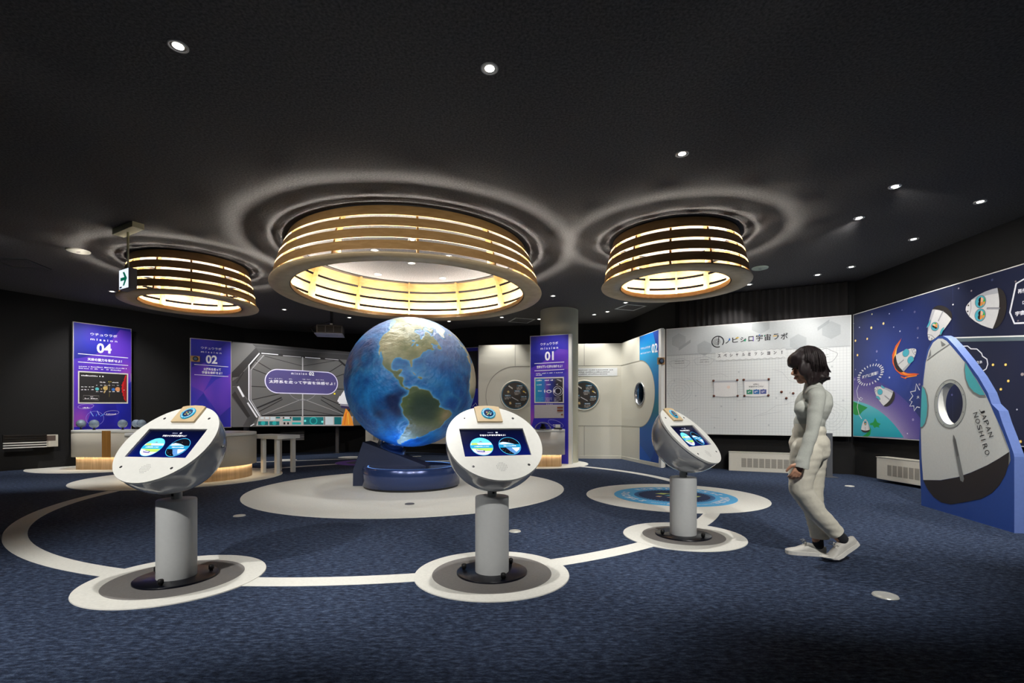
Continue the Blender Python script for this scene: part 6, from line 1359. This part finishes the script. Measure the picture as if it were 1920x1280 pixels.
ell_r = lambda ex, ez: (lambda a: 1 / math.sqrt((math.cos(a) / ex) ** 2 + (math.sin(a) / ez) ** 2))
A_, O_, I_ = ring_between(outl, hc, ell_r(hx * 0.80, hz_ * 0.86)); n = len(A_); TH = 0.075
mb = MB(); vs = [(x, 0, z) for x, z in O_] + [(x, 0, z) for x, z in I_] + [(x, TH, z) for x, z in I_] + [(x, TH, z) for x, z in O_]
for i in range(n):
    pass
fsF = [(i, (i + 1) % n, n + (i + 1) % n, n + i) for i in range(n)]; fsB = [(2 * n + i, 2 * n + (i + 1) % n, 3 * n + (i + 1) % n, 3 * n + i) for i in range(n)]
fsH = [(n + i, n + (i + 1) % n, 2 * n + (i + 1) % n, 2 * n + i) for i in range(n)]; fsO = [(3 * n + i, 3 * n + (i + 1) % n, (i + 1) % n, i) for i in range(n)]
mb.add(vs, fsF + fsB, BLUE); mb.add(vs, fsH, WHITE); mb.add(vs, fsO, BLUE2)
mb.build('board', None, P.o, 'royal blue board with thick edge')
f = Face(0.0012, -0.001)
RW = flat((214, 218, 214)); RG = flat((128, 132, 132)); RD = flat((40, 36, 38)); RT = flat((78, 184, 194))
body = R4((98, 935), (88, 800), (84, 640), (92, 480), (100, 350), (112, 250), (130, 180), (156, 130), (186, 108), (212, 108), (236, 122), (285, 178), (345, 250), (410, 345), (460, 430), (485, 480), (520, 560), (565, 660), (605, 768), (540, 810), (470, 850), (380, 890), (300, 918), (200, 936))
_, OB, IB = ring_between(body, hc, ell_r(hx * 0.81, hz_ * 0.87)); f.ring(OB, IB, RW, 1)
f.poly(R4((98, 935), (200, 938), (300, 920), (380, 892), (470, 852), (540, 812), (603, 770), (600, 840), (580, 905), (545, 965), (500, 1012), (440, 1045), (340, 1065), (260, 1078), (205, 1066), (160, 1035), (125, 990)), RD, 2)
f.poly(R4((470, 452), (485, 480), (520, 560), (565, 660), (607, 775), (612, 820), (600, 850), (603, 770), (560, 660), (515, 545)), RG, 3)
_, O2, _2 = ring_between(body, hc, lambda a: 0.1); re = [(hc[0] + ell_r(hx * 1.0, hz_)(a) * math.cos(a), hc[1] + ell_r(hx * 1.0, hz_)(a) * math.sin(a)) for a in A_]; ri = [(hc[0] + ell_r(hx * 0.81, hz_ * 0.87)(a) * math.cos(a), hc[1] + ell_r(hx * 0.81, hz_ * 0.87)(a) * math.sin(a)) for a in A_]
f.ring(re, ri, flat((176, 182, 178)), 3); f.line(re, 0.008, RG, 4, True)
for k in range(8): a = PI / 8 + k * PI / 4; f.circ((hc[0] + ell_r(hx * 0.91, hz_ * 0.94)(a) * math.cos(a), hc[1] + ell_r(hx * 0.91, hz_ * 0.94)(a) * math.sin(a)), 0.008, RG, 5, 10)
# side windows
f.poly(R4((92, 380), (112, 400), (126, 440), (132, 500), (128, 560), (116, 605), (98, 630), (83, 634), (84, 560), (88, 470)), RG, 3); f.poly(R4((93, 388), (108, 405), (119, 445), (124, 500), (120, 560), (110, 600), (96, 622), (84, 626), (85, 560), (89, 470)), RT, 4)
f.poly(R4((344, 238), (338, 290), (344, 345), (362, 395), (392, 430), (430, 452), (470, 452), (458, 428), (410, 345)), RG, 3); f.poly(R4((347, 250), (345, 295), (352, 345), (370, 388), (398, 420), (432, 438), (462, 438), (452, 420), (408, 345)), RT, 4)
# nose line, nozzles, fin
f.line(R4((122, 235), (180, 190), (255, 140)), 0.010, RG, 3); f.poly(R4((128, 222), (144, 168), (146, 205)), RG, 4); f.poly(R4((202, 120), (208, 152), (232, 142)), RG, 4)
f.poly(R4((276, 668), (292, 700), (340, 930), (334, 948), (318, 938), (274, 706)), RG, 4); f.poly(R4((281, 672), (292, 702), (310, 790), (300, 800), (280, 706)), flat((96, 98, 98)), 5)
for s_, a, b, c_ in (('JAPAN', (428, 518), (483, 690), (446, 508)), ('NOSHIRO', (392, 545), (468, 790), (412, 532))):
    # letters run down the slope: text baseline on the left-hand side
    pass
def ltext(s_, p_start, p_end, hpx):
    """letters one below the other along a slanted line, each upright to that line"""
    a, b = Vector(p_start), Vector(p_end); n_ = len(s_); d_ = (b - a) / n_; u = d_.normalized(); v = Vector((u.y, -u.x))
    for k, ch in enumerate(s_):
        o = a + d_ * (k + 0.12); w_ = d_.length * (0.74 if ch not in 'I' else 0.14)
        if ch == 'I': o = a + d_ * (k + 0.40)
        bl = o; br = o + u * w_; tl = o + v * hpx
        T(f, P, ch, s4(*bl), s4(*br), s4(*tl), K_, 5, 0.0)
ltext('JAPAN', (428, 518), (490, 692), 27); ltext('NOSHIRO', (391, 540), (468, 797), 27)
f.build('print', P.o, 'printed white space capsule')

# ------------------------------------------------------------------ walking person
PB = Vector(((1530 - CXP) * 3.6 / FPX, 3.6, 0.0))
def pp(px, py, dy=0.0): return W(px, py, 3.6 + dy) - PB
SKIN = mat('skin', (200, 150, 122), 0.5, var=0.05); HAIR = mat('dark_brown_hair', (36, 26, 27), 0.55, var=0.35, scale=60)
SHIRT = mat('pale_grey_green_knit', (196, 200, 192), 0.85, var=0.05, scale=120, bump=0.06, bscale=220)
TROUS = mat('cream_cotton_trousers', (224, 220, 204), 0.85, var=0.04, scale=60, bump=0.06, bscale=260)
SHOE = mat('pale_grey_leather', (202, 200, 192), 0.5, var=0.05); SOLE = mat('white_rubber_sole', (232, 230, 222), 0.6, var=0.03); SOCK = mat('dark_grey_sock', (40, 42, 48), 0.9, var=0.1)
def remesh(mb, name, m, parent, voxel, smooth=4, wr=0.0, wf=30.0, wdir=(1, 1, 1), label=None, cuts=()):
    """fuse overlapping volumes into one smooth skin"""
    o = mb.build(name, m, None)
    md = o.modifiers.new('r', 'REMESH'); md.mode = 'VOXEL'; md.voxel_size = voxel
    s_ = o.modifiers.new('s', 'SMOOTH'); s_.iterations = smooth; s_.factor = 0.5
    dg = bpy.context.evaluated_depsgraph_get(); dg.update(); me = bpy.data.meshes.new_from_object(o.evaluated_get(dg))
    old = o.data; o.modifiers.clear(); o.data = me; bpy.data.meshes.remove(old); me.name = name
    if wr:
        n = len(me.vertices); co = np.empty(n * 3, np.float32); no = np.empty(n * 3, np.float32); me.vertices.foreach_get('co', co); me.vertices.foreach_get('normal', no)
        co = co.reshape(-1, 3); no = no.reshape(-1, 3); rng = np.random.RandomState(len(name)); q = co * np.array(wdir) ; h = np.zeros(n)
        for k in range(9):
            d_ = rng.normal(size=3); d_ /= np.linalg.norm(d_); h += np.sin(q @ d_ * wf * rng.uniform(0.6, 1.7) + rng.uniform(0, 6.28) + 1.5 * np.sin(q @ rng.normal(size=3) * wf * 0.35))
        h = h / 3; h = np.sign(h) * np.abs(h) ** 0.8
        me.vertices.foreach_set('co', (co + no * (wr * h)[:, None]).astype(np.float32).ravel())
    if cuts:
        bm = bmesh.new(); bm.from_mesh(me)
        for co_, no_, rad_ in cuts:         # clean open hems
            fs_ = [f for f in bm.faces if (f.calc_center_median() - Vector(co_)).length < rad_]
            g_ = list({v for f in fs_ for v in f.verts}) + list({e for f in fs_ for e in f.edges}) + fs_
            bmesh.ops.bisect_plane(bm, geom=g_, plane_co=Vector(co_), plane_no=Vector(no_).normalized(), clear_outer=True)
        bm.to_mesh(me); bm.free()
    me.materials.clear(); me.materials.append(m); me.polygons.foreach_set('use_smooth', [True] * len(me.polygons)); me.update()
    o.parent = parent
    if label: o['label'] = label
    return o
t = thing('person', 'person in pale top, cream trousers and sneakers walking left past the whiteboard', 'person', tuple(PB))
TI = math.radians(11); HO = pp(1511.5, 684)
fw = Vector((-math.cos(TI), 0, -math.sin(TI))); uw = Vector((-math.sin(TI), 0, math.cos(TI))); HR_ = Matrix(((fw.x, 0, uw.x), (0, 1, 0), (fw.z, 0, uw.z)))
hd = lambda f_, s_, u_: HO + fw * f_ + Vector((0, s_, 0)) + uw * u_
b = MB()
b.ell(hd(-0.005, 0, 0.02), (0.095, 0.075, 0.092), None, HR_); b.ell(hd(0.034, 0, -0.048), (0.058, 0.058, 0.074), None, HR_); b.ell(hd(0.056, 0, -0.106), (0.030, 0.030, 0.024), None, HR_)
b.cap(hd(0.084, 0, -0.010), hd(0.110, 0, -0.044), 0.009, 0.0125); b.ell(hd(0.088, 0, -0.076), (0.013, 0.023, 0.007), None, HR_); b.ell(hd(0.085, 0, -0.087), (0.013, 0.020, 0.007), None, HR_); b.ell(hd(0.078, 0, 0.014), (0.018, 0.048, 0.012), None, HR_)
for s_ in (-1, 1):
    b.ell(hd(-0.005, 0.074 * s_, -0.025), (0.02, 0.009, 0.032), None, HR_); b.cap(hd(0.05, 0.03 * s_, -0.095), hd(0.0, 0.055 * s_, -0.065), 0.022, 0.022); b.ell(hd(0.068, 0.034 * s_, -0.045), (0.025, 0.022, 0.022), None, HR_); b.ell(hd(0.1, 0.011 * s_, -0.048), (0.009, 0.008, 0.008), None, HR_)
b.cap(hd(-0.02, 0, -0.075), pp(1526, 730), 0.047, 0.052)
# trunk, arms and legs under the clothes
b.ell(pp(1523, 766), (0.085, 0.125, 0.125)); b.ell(pp(1518, 800), (0.070, 0.095, 0.10)); b.ell(pp(1520, 838), (0.095, 0.135, 0.09)); b.cap(pp(1529, 746, -0.12), pp(1529, 746, 0.12), 0.04, 0.04)
WR = pp(1503, 866, -0.205)
for (sh, el_, wr_) in (((1533, 743, -0.165), (1523, 808, -0.20), (1503, 866, -0.205)), ((1533, 743, 0.165), (1536, 808, 0.20), (1528, 866, 0.19))):
    b.cap(pp(*sh), pp(*el_), 0.036, 0.032); b.cap(pp(*el_), pp(*wr_), 0.032, 0.024)
for (h_, k_, a_) in (((1517, 852, -0.085), (1499, 918, -0.09), (1574, 1008, -0.08)), ((1522, 852, 0.085), (1528, 925, 0.075), (1532, 1012, 0.06))):
    b.cap(pp(*h_), pp(*k_), 0.078, 0.055); b.cap(pp(*k_), pp(*a_), 0.054, 0.033)
def hand(wrist, d, side, curl, palm_n):
    """palm, four fingers of different length and a thumb; d points along the hand, side towards the thumb, palm_n out of the palm"""
    d = Vector(d).normalized(); side = Vector(side).normalized(); pn = Vector(palm_n).normalized()
    b.cap(wrist, wrist + d * 0.03, 0.024, 0.024)
    for k in (-1.2, -0.4, 0.4, 1.2): b.cap(wrist + d * 0.02 + side * 0.010 * k, wrist + d * 0.078 + side * 0.0155 * k, 0.014, 0.0125)
    for k, (L_, o_) in enumerate(((0.060, 1.5), (0.070, 0.5), (0.065, -0.5), (0.052, -1.5))):
        p0 = wrist + d * (0.084 - 0.004 * abs(o_)) + side * 0.0165 * o_; a = curl * (0.7 + 0.12 * k); p = p0; ang = a * 0.7
        for s_, r_ in ((0.42, 0.0088), (0.33, 0.0080), (0.25, 0.0072)):
            e_ = (d * math.cos(ang) + pn * math.sin(ang) + side * 0.04 * o_).normalized(); q = p + e_ * L_ * s_; b.cap(p, q, r_ + 0.0006, r_); p = q; ang += a
    p = wrist + d * 0.03 + side * 0.024
    for e_, L_, r_ in ((d * 0.7 + side * 0.75 + pn * 0.25, 0.034, 0.0115), (d * 0.9 + side * 0.25 + pn * 0.4, 0.028, 0.0095), (d * 0.95 + pn * 0.45, 0.02, 0.0085)): q = p + e_.normalized() * L_; b.cap(p, q, r_ + 0.001, r_); p = q
hand(WR, (-0.42, -0.02, -0.9), (-0.9, 0, 0.42), 0.5, (0.1, 0.99, 0.0))
hand(pp(1528, 866, 0.19), (-0.15, 0.02, -1), (-1, 0, 0.15), 0.45, (0.0, -1, 0.0))
remesh(b, 'body', SKIN, t, 0.0042, 4)
eb = MB()
for s_ in (-1, 1): eb.ell(hd(0.0855, 0.031 * s_, -0.014), (0.006, 0.012, 0.0065), None, HR_, 12, 8)
eb.build('eyes', mat('dark_eye', (24, 18, 16), 0.15, var=0.05), t)
eb = MB()
for s_ in (-1, 1): eb.tube([hd(0.092, 0.014 * s_, 0.006), hd(0.089, 0.032 * s_, 0.012), hd(0.074, 0.05 * s_, 0.007)], [0.003, 0.004, 0.002], None, 6)
eb.build('eyebrows', HAIR, t); MB().ell(hd(0.0985, 0, -0.0815), (0.004, 0.019, 0.007), None, HR_, 12, 8).build('lips', mat('lips', (168, 92, 84), 0.5, var=0.05), t)
# hair
h = MB()
h.ell(hd(-0.012, 0, 0.035), (0.112, 0.092, 0.096), None, HR_); h.ell(hd(0.040, 0, 0.048), (0.082, 0.084, 0.066), None, HR_); h.ell(hd(0.072, 0, 0.030), (0.050, 0.070, 0.036), None, HR_)
for s_ in (-1, 1):
    h.ell(pp(1525, 696, 0.062 * s_), (0.080, 0.034, 0.092)); h.ell(pp(1509, 689, 0.070 * s_), (0.050, 0.024, 0.062)); h.cap(pp(1514, 700, 0.068 * s_), pp(1516, 717, 0.068 * s_), 0.022, 0.013)
h.ell(pp(1534, 700), (0.060, 0.088, 0.080))
for k in range(7):
    dy = -0.075 + 0.025 * k; h.cap(pp(1541, 706 + (k % 3) * 2, dy), pp(1555 + (k * 5) % 4, 708 + (k % 2) * 3, dy * 1.15), 0.020, 0.005)
    h.cap(pp(1522 + 3 * k, 708, dy), pp(1521 + 3.4 * k, 720, dy), 0.020, 0.007)
remesh(h, 'hair_mass', HAIR, t, 0.0045, 9, 0.0022, 120, (1, 1, 0.25), 'dark brown shoulder length hair').name = 'hair'
hr = MB(); rnd = random.Random(12)
for k in range(420):
    a = rnd.uniform(-PI, PI); s_ = math.sin(a); c_ = math.cos(a)
    if c_ < -0.55 and abs(s_) < 0.83: continue
    top = hd(-0.012 + 0.03 * -c_ * 0.5, 0.03 * s_, 0.128); ctr = hd(-0.012, 0, 0.02)
    pts = []
    ja = rnd.uniform(0.99, 1.035)
    for q in range(7):
        u = q / 6; ph = 0.12 + 1.45 * min(1, u * 1.35); rr_ = Vector((0.118 * math.sin(ph) * c_, 0.099 * math.sin(ph) * s_, 0.102 * math.cos(ph))); p = hd(-0.012, 0, 0.035) + rr_ * ja
        if u > 0.72: p.z -= (u - 0.72) * (0.34 if c_ > -0.2 else 0.12); p.x += max(0, c_) * (u - 0.72) ** 1.5 * 0.22 * rnd.uniform(0.5, 1.3)
        pts.append(p + Vector((rnd.uniform(-1, 1), rnd.uniform(-1, 1), 0)) * 0.009 * u * u)
    hr.tube(pts, [0.0018, 0.0023, 0.0023, 0.0022, 0.002, 0.0016, 0.0006], None, 5)
hr.build('hair_strands', HAIR, t)
# top
s = MB()
s.ell(pp(1523, 763), (0.106, 0.150, 0.140)); s.ell(pp(1507, 767, -0.055), (0.060, 0.070, 0.066)); s.ell(pp(1507, 767, 0.055), (0.060, 0.070, 0.066)); s.ell(pp(1534, 754), (0.066, 0.142, 0.105)); s.ell(pp(1517, 791), (0.092, 0.128, 0.075)); s.cap(pp(1517, 785), pp(1516, 806), 0.094, 0.098); s.cap(pp(1517, 790, -0.03), pp(1516, 806, -0.03), 0.092, 0.096); s.cap(pp(1517, 790, 0.03), pp(1516, 806, 0.03), 0.092, 0.096)
s.cap(pp(1530, 741, -0.125), pp(1530, 741, 0.125), 0.060, 0.060); s.cap(pp(1526, 738), pp(1524, 724), 0.078, 0.060); s.cap(pp(1527, 740, -0.06), pp(1527, 740, 0.06), 0.074, 0.074)
s.cap(pp(1533, 744, -0.165), pp(1523, 808, -0.20), 0.053, 0.043); s.cap(pp(1523, 808, -0.20), pp(1505, 862, -0.207), 0.043, 0.043); s.cap(pp(1505, 862, -0.207), pp(1501, 882, -0.207), 0.044, 0.050)
s.cap(pp(1533, 744, 0.165), pp(1536, 808, 0.20), 0.056, 0.043); s.cap(pp(1536, 808, 0.20), pp(1530, 864, 0.195), 0.043, 0.045)
remesh(s, 'top', SHIRT, t, 0.006, 20, 0.0018, 70, (0.3, 0.4, 1.2), 'pale grey green long sleeved top', cuts=((pp(1516, 800.5), (0, 0, -1), 0.19), (pp(1501.5, 877, -0.207), (-0.25, 0, -1), 0.075)))
# trousers
r = MB()
r.ell(pp(1516.5, 808), (0.100, 0.138, 0.070)); r.cap(pp(1516, 806), pp(1517, 835), 0.100, 0.118); r.ell(pp(1517, 832), (0.124, 0.160, 0.105)); r.ell(pp(1534, 846, -0.065), (0.078, 0.080, 0.080)); r.ell(pp(1534, 846, 0.065), (0.078, 0.080, 0.080)); r.cap(pp(1515, 792), pp(1516, 812), 0.088, 0.100); r.cap(pp(1515, 792, -0.035), pp(1516, 812, -0.035), 0.086, 0.100); r.cap(pp(1515, 792, 0.035), pp(1516, 812, 0.035), 0.086, 0.100)
for s_ in (-1, 1): r.ell(pp(1511, 845, 0.075 * s_), (0.105, 0.085, 0.10))
r.cap(pp(1512, 852, -0.082), pp(1503, 890, -0.088), 0.106, 0.086); r.cap(pp(1503, 890, -0.088), pp(1501, 917, -0.09), 0.084, 0.076); r.cap(pp(1501, 917, -0.09), pp(1531, 960, -0.088), 0.076, 0.068); r.cap(pp(1531, 960, -0.088), pp(1563, 993, -0.084), 0.068, 0.058); r.cap(pp(1563, 993, -0.084), pp(1573, 1005, -0.083), 0.058, 0.056)
r.cap(pp(1521, 852, 0.085), pp(1520, 925, 0.08), 0.108, 0.082); r.cap(pp(1520, 925, 0.08), pp(1534, 990, 0.07), 0.080, 0.064); r.cap(pp(1534, 990, 0.07), pp(1538, 1014, 0.067), 0.064, 0.062)
remesh(r, 'trousers', TROUS, t, 0.0065, 24, 0.0017, 60, (0.5, 0.4, 1.2), 'loose cream trousers', cuts=((pp(1515.5, 794), (0, 0, 1), 0.16), (pp(1567.5, 1000, -0.083), (0.62, 0, -0.78), 0.10), (pp(1537, 1008, 0.067), (0, 0, -1), 0.10)))
# socks and sneakers
sk = MB(); sk.cap(pp(1533, 1004, 0.065), pp(1534, 1022, 0.06), 0.036, 0.038).cap(pp(1566, 996, -0.082), pp(1579, 1010, -0.08), 0.037, 0.040); sk.build('socks', SOCK, t)
def sneaker(heel, yaw, pitch, flex):
    """heel = back of the sole on the ground line; x runs towards the toe"""
    L_ = 0.272; xs = [0, 0.012, 0.04, 0.08, 0.12, 0.16, 0.20, 0.235, 0.258, 0.270]; ws = [0.016, 0.028, 0.034, 0.036, 0.037, 0.043, 0.048, 0.044, 0.033, 0.014]; hs_ = [0.066, 0.074, 0.078, 0.084, 0.092, 0.072, 0.050, 0.042, 0.036, 0.026]
    def bend(p):
        x, y, z = p
        if x > flex: a = pitch; dx = x - flex; x, z = flex + dx * math.cos(a) + z * math.sin(a) * 0.9, -dx * -math.sin(-a) * 0 + z * math.cos(a) - dx * -math.sin(a) * 1.0
        return Vector((x, y, z))
    R_ = Matrix.Rotation(yaw, 3, 'Z') @ Matrix.Rotation(pitch, 3, 'Y')
    def tr_(p): return Vector(heel) + R_ @ bend(p)
    up = MB(); n = 16; vs = []; fs = []
    for x, w_, h_ in zip(xs, ws, hs_):
        for k in range(n):
            a = PI * k / (n - 1); vs.append(tr_((x, w_ * math.cos(a) * (1 if k in (0, n - 1) else (0.98)), 0.022 + (h_ - 0.022) * math.sin(a) ** 0.75)))
    for i in range(len(xs) - 1):
        for k in range(n - 1): fs.append((i * n + k, i * n + k + 1, (i + 1) * n + k + 1, (i + 1) * n + k))
    fs += [tuple(range(n)), tuple(range((len(xs) - 1) * n, len(xs) * n))]; up.add(vs, fs, SHOE, True)
    so = MB(); vs = []; fs = []; m_ = 2 * len(xs)
    ol = [(x, w_ + 0.004) for x, w_ in zip(xs, ws)] + [(x, -w_ - 0.004) for x, w_ in reversed(list(zip(xs, ws)))]
    for z in (0.0, 0.028): vs += [tr_((x, y, z)) for x, y in ol]
    fs = [(i, (i + 1) % m_, m_ + (i + 1) % m_, m_ + i) for i in range(m_)]
    half = len(xs)
    for o_ in (0, m_): fs += [(o_ + i, o_ + i + 1, o_ + m_ - 2 - i, o_ + m_ - 1 - i) for i in range(half - 1)]
    so.add(vs, fs, SOLE)
    la = MB()
    for k, x in enumerate((0.135, 0.150, 0.165, 0.180)):
        z = 0.088 - 0.0125 * k; la.tube([tr_((x, -0.026, z - 0.010)), tr_((x + 0.004, 0, z + 0.003)), tr_((x, 0.026, z - 0.010))], 0.0028, None, 6)
    for s_ in (-1, 1): la.tube([tr_((0.13, 0, 0.093)), tr_((0.145, 0.015 * s_, 0.112)), tr_((0.165, 0.026 * s_, 0.104)), tr_((0.15, 0.022 * s_, 0.086)), tr_((0.132, 0, 0.092))], 0.0025, None, 6)
    sh = up.build('sneaker', SHOE, t, 'pale grey sneaker'); so.build('sole', SOLE, sh); la.build('laces', SOLE, sh); return sh
hf = pp(1549, 1041.5, 0.045); hf.z = 0.001
sneaker(hf, PI - 0.32, 0.0, 9)
hn = pp(1609, 1019, -0.085); 
sneaker(hn, PI - 0.02, math.radians(34), 0.185)
